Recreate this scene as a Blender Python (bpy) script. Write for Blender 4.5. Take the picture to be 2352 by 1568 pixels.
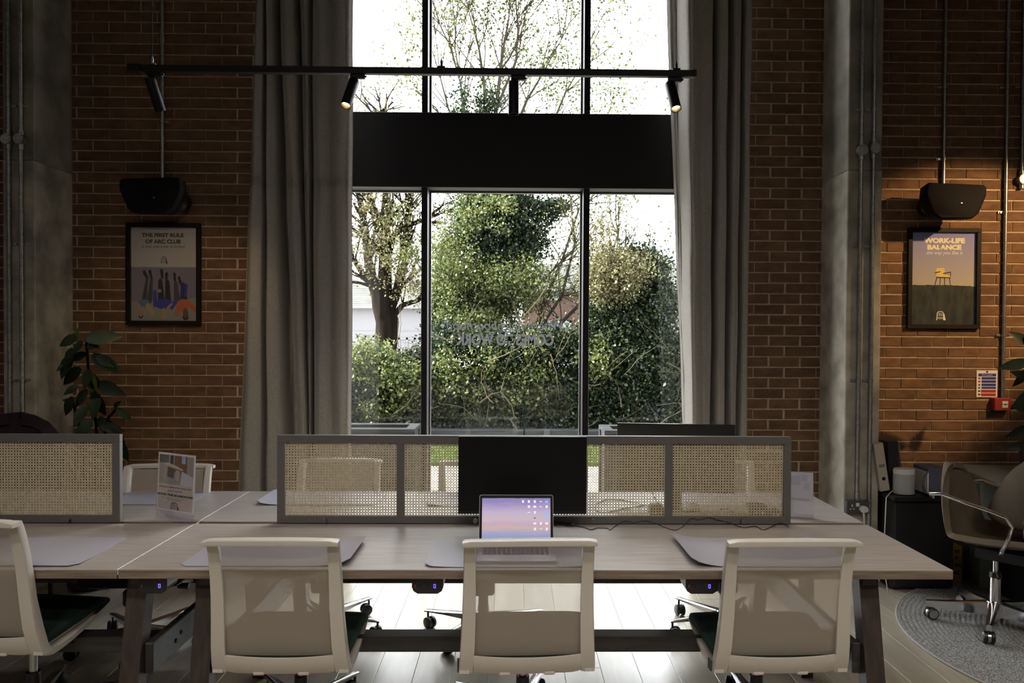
import bpy, math, random
import numpy as np
from math import sin, cos, pi, radians
from mathutils import Vector, Matrix, Euler, Quaternion

random.seed(7)
RN = np.random.RandomState(11)
for o in list(bpy.data.objects):
    bpy.data.objects.remove(o)
SC = bpy.context.scene
COL = SC.collection

# ------------------------------------------------------------------ camera
F = 1800.0
CAMZ = 1.62
camd = bpy.data.cameras.new('camera'); camd.lens = F/2352*36; camd.sensor_width = 36
camd.shift_x = (1176-1202.1)/2352; camd.shift_y = (799.3-784)/2352
camd.clip_start = .05; camd.clip_end = 400
cam = bpy.data.objects.new('camera', camd); COL.objects.link(cam)
RM = (Matrix.Rotation(radians(-.8), 3, 'Z') @ Matrix.Rotation(radians(89.1), 3, 'X') @ Matrix.Rotation(radians(.3), 3, 'Z'))
cam.matrix_world = Matrix.Translation((0, 0, CAMZ)) @ RM.to_4x4()
SC.camera = cam

def ray(px, py): return RM @ Vector(((px-1202.1)/F, -(py-799.3)/F, -1))
def at(px, py, Y):
    d = ray(px, py); return Vector((0, 0, CAMZ)) + d*(Y/d.y)
def atz(px, py, z):
    d = ray(px, py); return Vector((0, 0, CAMZ)) + d*((z-CAMZ)/d.z)

# ------------------------------------------------------------------ world, sun, lamps, exposure
SC.view_settings.view_transform = 'Standard'
SC.view_settings.look = 'None'
SC.view_settings.exposure = 0.0
SC.view_settings.gamma = 1.0
SC.view_settings.use_curve_mapping = False
SC.cycles.use_denoising = True
SC.cycles.max_bounces = 7
SC.cycles.transparent_max_bounces = 16
SC.cycles.sample_clamp_indirect = 6
SC.cycles.caustics_reflective = False
SC.cycles.caustics_refractive = False

SKY = 12.0
w = bpy.data.worlds.new('sky'); SC.world = w; w.use_nodes = True
nt = w.node_tree; nt.nodes.clear()
out = nt.nodes.new('ShaderNodeOutputWorld'); bg = nt.nodes.new('ShaderNodeBackground')
tc = nt.nodes.new('ShaderNodeTexCoord'); nz = nt.nodes.new('ShaderNodeTexNoise'); cr = nt.nodes.new('ShaderNodeValToRGB')
nz.inputs['Scale'].default_value = 3.5; nz.inputs['Detail'].default_value = 5
cr.color_ramp.elements[0].position = .35; cr.color_ramp.elements[0].color = (.88, .92, 1, 1)
cr.color_ramp.elements[1].position = .62; cr.color_ramp.elements[1].color = (1, .99, .98, 1)
nt.links.new(tc.outputs['Generated'], nz.inputs['Vector']); nt.links.new(nz.outputs['Fac'], cr.inputs['Fac'])
nt.links.new(cr.outputs['Color'], bg.inputs['Color']); bg.inputs['Strength'].default_value = SKY
nt.links.new(bg.outputs[0], out.inputs[0])

def light(name, kind, loc, power, col, target=None, size=None, size_y=None, spot=None, blend=.6, rad=.03):
    d = bpy.data.lights.new(name, kind); d.energy = power; d.color = col
    if kind == 'AREA':
        d.shape = 'RECTANGLE'; d.size = size; d.size_y = size_y
    if kind == 'SPOT':
        d.spot_size = radians(spot); d.spot_blend = blend; d.shadow_soft_size = rad
    o = bpy.data.objects.new(name, d); COL.objects.link(o); o.location = loc
    if target is not None:
        o.rotation_euler = (Vector(target)-Vector(loc)).to_track_quat('-Z', 'Y').to_euler()
    return o
sun = light('sun', 'SUN', (0, 10, 20), 55.0, (1, .93, .80), target=(0+.80*20, 10-.01*20, 20-.56*20))
sun.data.angle = radians(.6)
WARM = (1, .90, .78)
# lamps of the room: linear ceiling lamps over the room behind the camera
for i, (x, y, z) in enumerate(((-2.2, .2, 4.3), (.2, .2, 4.3), (2.4, .2, 4.3), (-1.2, -2.2, 4.75), (1.4, -2.2, 4.75))):
    o = light('ceiling_lamp_light', 'AREA', (x, y, z), 12, WARM, target=(x, 2.3, 0), size=1.4, size_y=.25)
    o.data.spread = radians(80)
# track spotlights
light('spotlight_beam', 'SPOT', (4.45, 3.7, 3.25), 370, (1, .62, .28), target=(3.12, 5.57, 1.98), spot=42, blend=.5, rad=.03)
light('spotlight_beam', 'SPOT', (-1.78, 4.15, 2.80), 26, (1, .72, .42), target=(-2.35, 5.57, 1.45), spot=62, blend=.9, rad=.03)
light('spotlight_beam', 'SPOT', (-.90, 4.02, 2.80), 40, (1, .80, .58), target=(-1.5, 2.6, .4), spot=60, blend=.8, rad=.03)
light('spotlight_beam', 'SPOT', (.86, 4.02, 2.80), 40, (1, .80, .58), target=(1.2, 2.6, .4), spot=60, blend=.8, rad=.03)

# ------------------------------------------------------------------ materials
MATS = {}
def mat(name, c, rough=.6, metal=0, c2=None, scale=8, detail=4, stretch=(1, 1, 1), bump=0, bscale=None, spec=.5, rnd=0, emit=0, trans=0, lo=.35, hi=.65, coat=0):
    if name in MATS: return MATS[name]
    m = bpy.data.materials.new(name); m.use_nodes = True; n = m.node_tree.nodes; l = m.node_tree.links
    b = n['Principled BSDF']; b.inputs['Base Color'].default_value = (*c, 1)
    b.inputs['Roughness'].default_value = rough; b.inputs['Metallic'].default_value = metal
    b.inputs['Specular IOR Level'].default_value = spec
    if coat: b.inputs['Coat Weight'].default_value = coat; b.inputs['Coat Roughness'].default_value = .30
    if emit:
        b.inputs['Emission Color'].default_value = (*c, 1); b.inputs['Emission Strength'].default_value = emit
    src = None
    if c2 or bump:
        t = n.new('ShaderNodeTexCoord'); mp = n.new('ShaderNodeMapping'); mp.inputs['Scale'].default_value = stretch
        l.new(t.outputs['Object'], mp.inputs['Vector'])
        if rnd:
            oi = n.new('ShaderNodeObjectInfo'); ml = n.new('ShaderNodeMath'); ml.operation = 'MULTIPLY'; ml.inputs[1].default_value = 37.0
            l.new(oi.outputs['Random'], ml.inputs[0]); l.new(ml.outputs[0], mp.inputs['Location'])
    if c2:
        z = n.new('ShaderNodeTexNoise'); z.inputs['Scale'].default_value = scale; z.inputs['Detail'].default_value = detail
        l.new(mp.outputs[0], z.inputs['Vector'])
        r = n.new('ShaderNodeValToRGB'); r.color_ramp.elements[0].position = lo; r.color_ramp.elements[1].position = hi
        r.color_ramp.elements[0].color = (*c, 1); r.color_ramp.elements[1].color = (*c2, 1)
        l.new(z.outputs['Fac'], r.inputs['Fac']); src = r.outputs['Color']
    if rnd:
        if src is None:
            rg = n.new('ShaderNodeRGB'); rg.outputs[0].default_value = (*c, 1); src = rg.outputs[0]
        oi2 = n.new('ShaderNodeObjectInfo'); mr = n.new('ShaderNodeMapRange')
        mr.inputs['To Min'].default_value = 1-rnd; mr.inputs['To Max'].default_value = 1+rnd
        l.new(oi2.outputs['Random'], mr.inputs['Value'])
        hs = n.new('ShaderNodeHueSaturation'); l.new(mr.outputs[0], hs.inputs['Value']); l.new(src, hs.inputs['Color']); src = hs.outputs[0]
    if src is not None: l.new(src, b.inputs['Base Color'])
    if bump:
        z2 = n.new('ShaderNodeTexNoise'); z2.inputs['Scale'].default_value = bscale or scale*3; z2.inputs['Detail'].default_value = 3
        l.new(mp.outputs[0], z2.inputs['Vector'])
        bp = n.new('ShaderNodeBump'); bp.inputs['Strength'].default_value = bump; bp.inputs['Distance'].default_value = .004
        l.new(z2.outputs['Fac'], bp.inputs['Height']); l.new(bp.outputs[0], b.inputs['Normal'])
    MATS[name] = m; return m

def mat_mix(name, c, fac, kind='DIFFUSE', rough=.5, tint=(1, 1, 1)):
    """transparent mixed with a diffuse or glossy surface: woven mesh, thin glass"""
    m = bpy.data.materials.new(name); m.use_nodes = True; n = m.node_tree.nodes; l = m.node_tree.links; n.clear()
    o = n.new('ShaderNodeOutputMaterial'); mx = n.new('ShaderNodeMixShader'); tr = n.new('ShaderNodeBsdfTransparent')
    tr.inputs[0].default_value = (*tint, 1)
    s = n.new('ShaderNodeBsdfDiffuse' if kind == 'DIFFUSE' else 'ShaderNodeBsdfGlossy'); s.inputs[0].default_value = (*c, 1)
    if kind != 'DIFFUSE': s.inputs['Roughness'].default_value = rough
    if fac is None:
        lw = n.new('ShaderNodeLayerWeight'); lw.inputs[0].default_value = .5
        pw = n.new('ShaderNodeMath'); pw.operation = 'POWER'; pw.inputs[1].default_value = 5; l.new(lw.outputs['Facing'], pw.inputs[0])
        sc_ = n.new('ShaderNodeMath'); sc_.operation = 'MULTIPLY_ADD'; sc_.inputs[1].default_value = .92; sc_.inputs[2].default_value = .06
        l.new(pw.outputs[0], sc_.inputs[0]); l.new(sc_.outputs[0], mx.inputs[0])
    else: mx.inputs[0].default_value = fac
    l.new(tr.outputs[0], mx.inputs[1]); l.new(s.outputs[0], mx.inputs[2]); l.new(mx.outputs[0], o.inputs[0])
    MATS[name] = m; return m

def leafmat(name, stops, transl=.35, rough=.45):
    m = bpy.data.materials.new(name); m.use_nodes = True; n = m.node_tree.nodes; l = m.node_tree.links; n.clear()
    o = n.new('ShaderNodeOutputMaterial'); g = n.new('ShaderNodeNewGeometry'); r = n.new('ShaderNodeValToRGB')
    el = r.color_ramp.elements
    el[0].position = stops[0][0]; el[0].color = (*stops[0][1], 1); el[1].position = stops[-1][0]; el[1].color = (*stops[-1][1], 1)
    for p, c in stops[1:-1]:
        e = el.new(p); e.color = (*c, 1)
    l.new(g.outputs['Random Per Island'], r.inputs['Fac'])
    d = n.new('ShaderNodeBsdfDiffuse'); t = n.new('ShaderNodeBsdfTranslucent'); gl = n.new('ShaderNodeBsdfGlossy'); gl.inputs['Roughness'].default_value = rough
    gl.inputs[0].default_value = (.8, .8, .8, 1)
    m1 = n.new('ShaderNodeMixShader'); m2 = n.new('ShaderNodeMixShader'); m1.inputs[0].default_value = transl; m2.inputs[0].default_value = .022
    l.new(r.outputs[0], d.inputs[0]); l.new(r.outputs[0], t.inputs[0]); l.new(d.outputs[0], m1.inputs[1]); l.new(t.outputs[0], m1.inputs[2])
    l.new(m1.outputs[0], m2.inputs[1]); l.new(gl.outputs[0], m2.inputs[2]); l.new(m2.outputs[0], o.inputs[0])
    MATS[name] = m; return m

M_brick = mat('brick clay', (.100, .050, .025), .9, c2=(.165, .086, .042), scale=9, stretch=(1, 1, 2.5), bump=.35, bscale=90, rnd=.16)
M_mortar = mat('mortar', (.34, .28, .20), .95, c2=(.44, .36, .26), scale=30, bump=.3, bscale=150)
M_conc = mat('cast concrete', (.15, .14, .115), .85, c2=(.29, .27, .225), scale=4, detail=8, bump=.35, bscale=40)
M_conc2 = mat('pale cast concrete', (.21, .195, .16), .85, c2=(.44, .41, .345), scale=5, detail=9, bump=.35, bscale=40)
M_galv = mat('galvanised steel', (.30, .31, .31), .33, .9, c2=(.46, .47, .47), scale=60)
M_black = mat('black powder coat', (.004, .004, .005), .5, spec=.25)
M_frame = mat('dark window frame', (.006, .006, .008), .5, spec=.2)
M_bplas = mat('black plastic', (.012, .012, .014), .4)
M_speak = mat('black speaker cloth', (.004, .004, .005), .8, spec=.2)
M_curt = mat('grey curtain fabric', (.27, .255, .235), .95, c2=(.33, .31, .285), scale=120, stretch=(1, 1, .5), bump=.2, bscale=500, spec=.1)
M_desk = mat('grey oak laminate', (.25, .222, .205), .42, c2=(.40, .368, .345), scale=4.5, detail=10, stretch=(1, 22, 22), bump=.1, bscale=10, lo=.3, hi=.7, coat=.45)
M_edge = mat('oak edge band', (.14, .105, .080), .5, c2=(.22, .175, .135), scale=5, stretch=(1, 20, 20))
M_leg = mat('stained timber leg', (.024, .018, .015), .5, c2=(.045, .034, .027), scale=6, stretch=(8, 8, 1))
M_beam = mat('dark grey timber beam', (.016, .015, .015), .5, c2=(.030, .028, .028), scale=5, stretch=(1, 10, 10))
M_plank = mat('pale oak plank', (.42, .38, .30), .32, c2=(.54, .49, .40), scale=2.2, detail=9, stretch=(9, .9, 9), bump=.12, bscale=14, rnd=.07, coat=.8)
M_grout = mat('plank joint', (.12, .10, .08), .8)
M_plaster = mat('painted plaster', (.34, .32, .29), .9)
M_dark = mat('dark ceiling', (.10, .10, .10), .9)
M_white = mat('white plastic', (.50, .475, .435), .42)
M_shell = mat('white seat shell', (.70, .68, .63), .42)
M_green = mat('dark green upholstery', (.010, .022, .016), .9, c2=(.016, .034, .026), scale=90, spec=.2)
M_alu = mat('polished aluminium', (.62, .62, .64), .16, 1)
M_alud = mat('satin aluminium', (.50, .51, .53), .30, 1)
M_chrome = mat('chrome', (.75, .75, .77), .14, 1)
M_rubber = mat('black castor rubber', (.012, .012, .014), .45)
M_mat = mat('grey desk mat', (.34, .34, .40), .42, coat=.3)
M_matu = mat('dark mat underside', (.03, .03, .035), .8)
M_scr = mat('taupe screen frame', (.105, .098, .094), .45)
M_cane = mat('woven cane', (.46, .39, .25), .6, c2=(.60, .52, .36), scale=60)
M_moni = mat('monitor black', (.005, .005, .006), .28)
M_acryl = mat_mix('clear acrylic', (.9, .9, .95), .07, 'GLOSSY', .08, (.97, .97, .98))
M_mesh = mat_mix('woven mesh fabric', (.42, .37, .32), .60)
M_glass = mat_mix('window glass', (.9, .95, 1), None, 'GLOSSY', .02, (.95, .97, .96))
M_paper = mat('paper', (.70, .67, .66), .7)
M_rug = mat('braided grey wool', (.10, .10, .10), .95, c2=(.40, .40, .39), scale=150, detail=3, lo=.36, hi=.62, bump=.5, bscale=120)
M_beige = mat('taupe velvet', (.105, .080, .052), .9, c2=(.14, .108, .070), scale=6)
M_lapt = mat('laptop aluminium', (.42, .42, .44), .4, .6)
M_wplas = mat('white matt plastic', (.62, .62, .60), .5)
M_reddev = mat('red plastic', (.30, .035, .030), .45)
M_paving = mat('pale paving', (.28, .27, .25), .8, c2=(.42, .40, .38), scale=3)
M_grass = mat('lawn', (.02, .04, .008), .9, c2=(.04, .07, .015), scale=20, spec=0)
M_bark = mat('grey brown bark', (.0035, .003, .0022), .9, c2=(.008, .0065, .005), scale=6, stretch=(1, 1, .2), bump=.5, bscale=20, spec=0)
M_twig = mat('pale twig', (.028, .024, .017), .9, spec=0)
M_sleep = mat('weathered timber', (.012, .013, .014), .85, c2=(.026, .028, .030), scale=5, stretch=(.4, 6, 6), spec=0)

# ------------------------------------------------------------------ mesh builder
def wloc(p):
    v = Vector((0, 0, 0))
    while p is not None:
        v += p.location; p = p.parent
    return v

class MB:
    def __init__(s): s.v = []; s.f = []
    def add(s, vs, fs):
        b = len(s.v); s.v += [tuple(p) for p in vs]; s.f += [tuple(i+b for i in f) for f in fs]; return s
    def box(s, x0, x1, y0, y1, z0, z1, M=None):
        vs = [Vector(p) for p in ((x0,y0,z0),(x1,y0,z0),(x1,y1,z0),(x0,y1,z0),(x0,y0,z1),(x1,y0,z1),(x1,y1,z1),(x0,y1,z1))]
        if M: vs = [M @ p for p in vs]
        return s.add(vs, [(0,3,2,1),(4,5,6,7),(0,1,5,4),(1,2,6,5),(2,3,7,6),(3,0,4,7)])
    def bev(s, x0, x1, y0, y1, z0, z1, b, M=None):
        idx = {}; vs = []
        X = (x0, x1); Y = (y0, y1); Z = (z0, z1)
        for i in (0, 1):
            for j in (0, 1):
                for k in (0, 1):
                    sx = 1-2*i; sy = 1-2*j; sz = 1-2*k
                    for a in range(3):
                        p = Vector((X[i]+sx*(b if a != 0 else 0), Y[j]+sy*(b if a != 1 else 0), Z[k]+sz*(b if a != 2 else 0)))
                        if M: p = M @ p
                        idx[i, j, k, a] = len(vs); vs.append(p)
        fs = []
        for i in (0, 1):
            q = [(i,0,0,0),(i,1,0,0),(i,1,1,0),(i,0,1,0)]; fs.append([idx[t] for t in (q if i else q[::-1])])
            q = [(0,i,0,1),(1,i,0,1),(1,i,1,1),(0,i,1,1)]; fs.append([idx[t] for t in (q[::-1] if i else q)])
            q = [(0,0,i,2),(1,0,i,2),(1,1,i,2),(0,1,i,2)]; fs.append([idx[t] for t in (q if i else q[::-1])])
        for i in (0, 1):
            for j in (0, 1):
                fl = (i+j) % 2
                q = [idx[i,j,0,0], idx[i,j,0,1], idx[i,j,1,1], idx[i,j,1,0]]; fs.append(q[::-1] if not fl else q)
                q = [idx[i,0,j,0], idx[i,0,j,2], idx[i,1,j,2], idx[i,1,j,0]]; fs.append(q if not fl else q[::-1])
                q = [idx[0,i,j,1], idx[0,i,j,2], idx[1,i,j,2], idx[1,i,j,1]]; fs.append(q[::-1] if not fl else q)
                for k in (0, 1):
                    q = [idx[i,j,k,0], idx[i,j,k,1], idx[i,j,k,2]]; fs.append(q if (i+j+k) % 2 == 1 else q[::-1])
        return s.add(vs, fs)
    def loft(s, rings, cap=True, closed=True):
        n = len(rings[0]); vs = [p for r in rings for p in r]; fs = []
        for i in range(len(rings)-1):
            for j in range(n if closed else n-1):
                a = i*n+j; b = i*n+(j+1) % n
                fs.append((a, b, b+n, a+n))
        if cap and closed:
            fs.append(tuple(range(n))[::-1]); fs.append(tuple(range((len(rings)-1)*n, len(rings)*n)))
        return s.add(vs, fs)
    def tube(s, path, r, n=8, cap=True):
        path = [Vector(p) for p in path]; rings = []; up = None
        for i, p in enumerate(path):
            d = (path[min(i+1, len(path)-1)]-path[max(i-1, 0)])
            if d.length < 1e-9: d = Vector((0, 0, 1))
            d.normalize()
            if up is None:
                up = Vector((0, 0, 1)) if abs(d.z) < .9 else Vector((0, 1, 0))
            a = d.cross(up)
            if a.length < 1e-6: a = d.cross(Vector((1, 0, 0)))
            a.normalize(); b = a.cross(d).normalized(); up = b
            rr = r[i] if isinstance(r, (list, tuple)) else r
            rings.append([p+(a*cos(2*pi*k/n)+b*sin(2*pi*k/n))*rr for k in range(n)])
        return s.loft(rings, cap)
    def cyl(s, p0, p1, r0, r1=None, n=16):
        return s.tube([p0, p1], [r0, r0 if r1 is None else r1], n)
    def lathe(s, prof, c=(0, 0, 0), n=24, M=None, cap=True):
        rings = []
        for r, z in prof:
            ring = [Vector((r*cos(2*pi*k/n), r*sin(2*pi*k/n), z)) for k in range(n)]
            ring = [(M @ p if M else p)+Vector(c) for p in ring]; rings.append(ring)
        return s.loft(rings, cap)
    def prism(s, poly, d0, d1, f):
        """poly of 2D points, f(u, v, d) -> 3D"""
        n = len(poly); vs = [f(u, v, d0) for u, v in poly]+[f(u, v, d1) for u, v in poly]
        fs = [tuple(range(n))[::-1], tuple(range(n, 2*n))]+[(i, (i+1) % n, (i+1) % n+n, i+n) for i in range(n)]
        return s.add(vs, fs)
    def grid(s, pts, thick=None):
        """pts[i][j] points -> surface; with thick a second skin offset along normals"""
        R = len(pts); C = len(pts[0]); P = [[Vector(p) for p in r] for r in pts]
        vs = [p for r in P for p in r]; fs = [(i*C+j, i*C+j+1, (i+1)*C+j+1, (i+1)*C+j) for i in range(R-1) for j in range(C-1)]
        if thick:
            off = []
            for i in range(R):
                for j in range(C):
                    du = P[i][min(j+1, C-1)]-P[i][max(j-1, 0)]; dv = P[min(i+1, R-1)][j]-P[max(i-1, 0)][j]
                    nn = du.cross(dv); nn.normalize(); off.append(P[i][j]+nn*thick)
            b = R*C; vs += off; fs += [(b+i*C+j, b+(i+1)*C+j, b+(i+1)*C+j+1, b+i*C+j+1) for i in range(R-1) for j in range(C-1)]
            ed = [j for j in range(C)]+[i*C+C-1 for i in range(1, R)]+[(R-1)*C+j for j in range(C-2, -1, -1)]+[i*C for i in range(R-2, 0, -1)]
            for k in range(len(ed)):
                a = ed[k]; c = ed[(k+1) % len(ed)]; fs.append((a, a+b, c+b, c))
        return s.add(vs, fs)
    def ball(s, c, r, n=12, m=8, sc=(1, 1, 1), M=None):
        rings = []
        for i in range(1, m):
            t = pi*i/m; ring = [Vector((r*sin(t)*cos(2*pi*k/n)*sc[0], r*sin(t)*sin(2*pi*k/n)*sc[1], -r*cos(t)*sc[2])) for k in range(n)]
            rings.append([(M @ p if M else p)+Vector(c) for p in ring])
        return s.loft(rings)
    def build(s, name, m, parent=None, smooth=True, ang=35, label=None, kind=None):
        o0 = wloc(parent) if parent is not None else Vector((0, 0, 0))
        me = bpy.data.meshes.new(name)
        me.from_pydata([(p[0]-o0.x, p[1]-o0.y, p[2]-o0.z) for p in s.v], [], s.f); me.update()
        if smooth:
            me.shade_smooth(); me.set_sharp_from_angle(angle=radians(ang))
        me.materials.append(m)
        o = bpy.data.objects.new(name, me); COL.objects.link(o)
        if parent is not None: o.parent = parent
        if label: o['label'] = label
        if kind: o['kind'] = kind
        return o

def thing(name, label, cat, loc=(0, 0, 0), rz=0, group=None, kind=None):
    o = bpy.data.objects.new(name, None); COL.objects.link(o); o.empty_display_size = .1
    o.location = loc; o.rotation_euler = (0, 0, rz); o['label'] = label
    if cat: o['category'] = cat
    if group: o['group'] = group
    if kind: o['kind'] = kind
    return o
def tag(o, label, cat, group=None, kind=None):
    o['label'] = label
    if cat: o['category'] = cat
    if group: o['group'] = group
    if kind: o['kind'] = kind
    return o
KIDS = {}
def copy_tree(o, parent=None):
    c = o.copy(); COL.objects.link(c); c.parent = parent
    for ch in list(o.children): copy_tree(ch, c)
    return c
def place(proto, loc, rz, label, used=[None]):
    """first call moves the prototype itself, later calls copy it"""
    if proto.get('_used'):
        c = copy_tree(proto)
    else:
        proto['_used'] = 1; c = proto
    c.location = loc; c.rotation_euler = (0, 0, rz); c['label'] = label
    return c

DG = None
def text(body, parent, center, width, height, m, rot=(pi/2, 0, 0), bold=0.0, shear=0.0, name='lettering', ext=.0003, sp=1.0):
    cu = bpy.data.curves.new('t', 'FONT'); cu.body = body; cu.size = 1; cu.extrude = 0; cu.offset = bold; cu.shear = shear
    cu.align_x = 'CENTER'; cu.resolution_u = 3; cu.space_character = sp
    ob = bpy.data.objects.new('t', cu); COL.objects.link(ob)
    dg = bpy.context.evaluated_depsgraph_get(); me = bpy.data.meshes.new_from_object(ob.evaluated_get(dg))
    bpy.data.objects.remove(ob)
    co = np.zeros(len(me.vertices)*3); me.vertices.foreach_get('co', co); co = co.reshape(-1, 3)
    lo = co.min(0); hi = co.max(0); c = (lo+hi)/2; sx = width/max(hi[0]-lo[0], 1e-6); sy = height/max(hi[1]-lo[1], 1e-6)
    co = (co-c)*np.array([sx, sy, 1]); me.vertices.foreach_set('co', co.ravel()); me.update(); me.materials.clear(); me.materials.append(m); me.name = name
    o = bpy.data.objects.new(name, me); COL.objects.link(o)
    o.parent = parent; o.location = Vector(center)-(wloc(parent) if parent is not None else Vector((0, 0, 0))); o.rotation_euler = rot
    return o
def ellipse(cx, cy, rx, ry, n=14, a=0):
    return [(cx+rx*cos(t)*cos(a)-ry*sin(t)*sin(a), cy+rx*cos(t)*sin(a)+ry*sin(t)*cos(a)) for t in [2*pi*k/n for k in range(n)]]
def capsule(x0, y0, r0, x1, y1, r1, n=6):
    a = math.atan2(y1-y0, x1-x0)
    return [(x0+r0*cos(a+pi/2+pi*k/n), y0+r0*sin(a+pi/2+pi*k/n)) for k in range(n+1)]+[(x1+r1*cos(a-pi/2+pi*k/n), y1+r1*sin(a-pi/2+pi*k/n)) for k in range(n+1)]
def rrect(x0, y0, x1, y1, r, n=4):
    p = []
    for cx, cy, a in ((x1-r, y1-r, 0), (x0+r, y1-r, pi/2), (x0+r, y0+r, pi), (x1-r, y0+r, 3*pi/2)):
        p += [(cx+r*cos(a+pi/2*k/n), cy+r*sin(a+pi/2*k/n)) for k in range(n+1)]
    return p
# ================================================================== SETTING
YW = 5.57
XL0, XL1 = -3.102, -1.76      # brick pier left of the window
XR0, XR1 = 1.66, 2.20         # brick pier right of the window
COLL = (-3.31, -3.102); COLR = (2.20, 2.428); YC = 5.14
XFR = 4.6

BRK = {}
def brick_mesh(L):
    k = round(L, 2)
    if k not in BRK:
        lst = []
        for q in range(3):
            b = MB(); b.bev(0, L, 0, .05, 0, .065, .0022)
            rr = random.Random(q*31+int(k*1000))
            b.v = [(x+rr.uniform(-.001, .001), y+(rr.uniform(-.0012, .0012) if y < .02 else 0), z+rr.uniform(-.0012, .0012)) for x, y, z in b.v]
            me = bpy.data.meshes.new('brick'); me.from_pydata(b.v, [], b.f); me.materials.append(M_brick); me.update()
            lst.append(me)
        BRK[k] = lst
    return random.choice(BRK[k])

def brick_wall(name, x0, x1, ztop, phase, label, zi0=.5, zi1=4.05, xi=(-9, 9)):
    mb = MB().box(x0, x1, YW+.0045, YW+.30, 0, ztop)
    wall = mb.build(name, M_mortar, kind='structure', smooth=False); wall['label'] = label
    rest = MB(); cnt = 0
    n = -1
    while True:
        z = .060+.075*n; n += 1
        if z > ztop-.07: break
        ph = phase+(0 if (n-1) % 2 == 1 else .1125)+.005
        k = math.floor((x0-ph)/.225)-1
        while ph+.225*k < x1:
            a = max(ph+.225*k, x0+.002); c = min(ph+.225*k+.215, x1-.002); k += 1
            if c-a < .02 or z < 0: continue
            dy = random.uniform(-.0015, .0015)
            if zi0 < z < zi1 and xi[0] < a < xi[1] and cnt < 298:
                o = bpy.data.objects.new('brick', brick_mesh(c-a)); COL.objects.link(o); o.parent = wall
                o.location = (a, YW+dy, z); o.scale = ((c-a)/round(c-a, 2), 1, 1); cnt += 1
            else:
                rest.bev(a, c, YW+dy, YW+.05, z, z+.065, .0022)
    if rest.v: rest.build('brick_courses', M_brick, wall, smooth=False, kind='stuff')
    return wall

ZC = 5.2
brick_wall('wall_back_left', XL0, XL1, ZC, -3.068, 'brown brick pier between the left concrete column and the window', .50, 4.02)
brick_wall('wall_back_right', XR0, XR1, ZC, 2.170, 'narrow brown brick pier between the window and the right concrete column')
brick_wall('wall_back_far_right', COLR[1], XFR, ZC, 2.666, 'brown brick wall right of the right concrete column', .45, 4.02, (-9, 3.72))
brick_wall('wall_back_far_left', -5.0, COLL[0], ZC, -3.068, 'brown brick wall left of the left concrete column', 9, 9)
# wall over the window, other walls, ceiling, floor
MB().box(XL1, XR0, YW, YW+.30, 4.95, ZC).build('wall_back_over_window', M_mortar, kind='structure', smooth=False)
MB().box(-5.3, -5.0, -5, YW+.3, 0, ZC).build('wall_left', M_plaster, kind='structure', smooth=False)
MB().box(XFR, XFR+.3, -5, YW+.3, 0, ZC).build('wall_right', M_plaster, kind='structure', smooth=False)
MB().box(-5.3, XFR+.3, -5.3, -5, 0, ZC).build('wall_front', M_plaster, kind='structure', smooth=False)
MB().box(-5.3, XFR+.3, -5.3, YW+.3, ZC, ZC+.2).build('ceiling', M_dark, kind='structure', smooth=False)
floor = MB().box(-5.3, XFR+.3, -5.3, YW+.4, -.20, -.004).build('floor', M_grout, kind='structure', smooth=False)
floor['label'] = 'pale oak plank floor with a gloss that mirrors the bright window'
PL = {}
def plank_mesh(L, wd=.181):
    k = round(L, 1)
    if k not in PL:
        b = MB(); b.bev(0, wd, 0, k, -.012, 0, .0012)
        me = bpy.data.meshes.new('plank'); me.from_pydata(b.v, [], b.f); me.materials.append(M_plank); me.update(); PL[k] = me
    return PL[k]
rest = MB(); cnt = 0; k0 = int((-5.0-.801)/.1805)
for k in range(k0, int((XFR-.801)/.1805)+1):
    x = .801+.1805*k
    if x < -5.0 or x+.18 > XFR: continue
    y = -5.0+random.uniform(0, 1.6)
    yy = -5.0
    while yy < YW-.01:
        L = min(random.choice((1.6, 1.9, 2.2)) if yy > -5 else (y+5.01), YW-yy)
        if L < .06: yy += max(L, .01); continue
        L = round(L, 1) if L > .1 else L
        if yy+L > 2.55 and -3.4 < x < 3.7 and cnt < 295 and L > .15:
            o = bpy.data.objects.new('plank', plank_mesh(L)); COL.objects.link(o); o.parent = floor; o.location = (x, yy+.0008, random.uniform(-.0003, .0003)); o.scale = (.1790/.181, (L-.0015)/round(L, 1), 1); cnt += 1
        else:
            rest.box(x, x+.179, yy+.0008, yy+L-.0007, -.012, 0)
        yy += L
rest.build('planks', M_plank, floor, smooth=False, kind='stuff')

# ------------------------------------------------------------------ window
win = thing('window_1', 'tall black framed window with three bays and a black spandrel across it', None, (-.055, 5.85, 0), kind='structure')
Y0, Y1 = 5.75, 5.95
ML = (-.670, -.626); MR = (.516, .560); ZS0, ZS1 = 2.700, 3.244
for z0, z1 in ((.055, ZS0), (ZS1, 4.90)):
    for m in (ML, MR):
        MB().bev(m[0], m[1], Y0, Y1, z0, z1, .002).build('mullion', M_frame, win)
    for x0, x1 in ((XL1, XL1+.05), (XR0-.05, XR0)):
        MB().bev(x0, x1, Y0, Y1, z0, z1, .002).build('jamb', M_frame, win)
MB().bev(XL1, XR0, Y0, Y1, 0, .055, .002).build('bottom_rail', M_frame, win)
MB().bev(XL1, XR0, Y0, Y1, 4.90, 4.95, .002).build('top_rail', M_frame, win)
MB().bev(XL1, XR0, Y0-.01, Y1, ZS0, ZS1, .003).build('spandrel_panel', M_frame, win)
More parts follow.
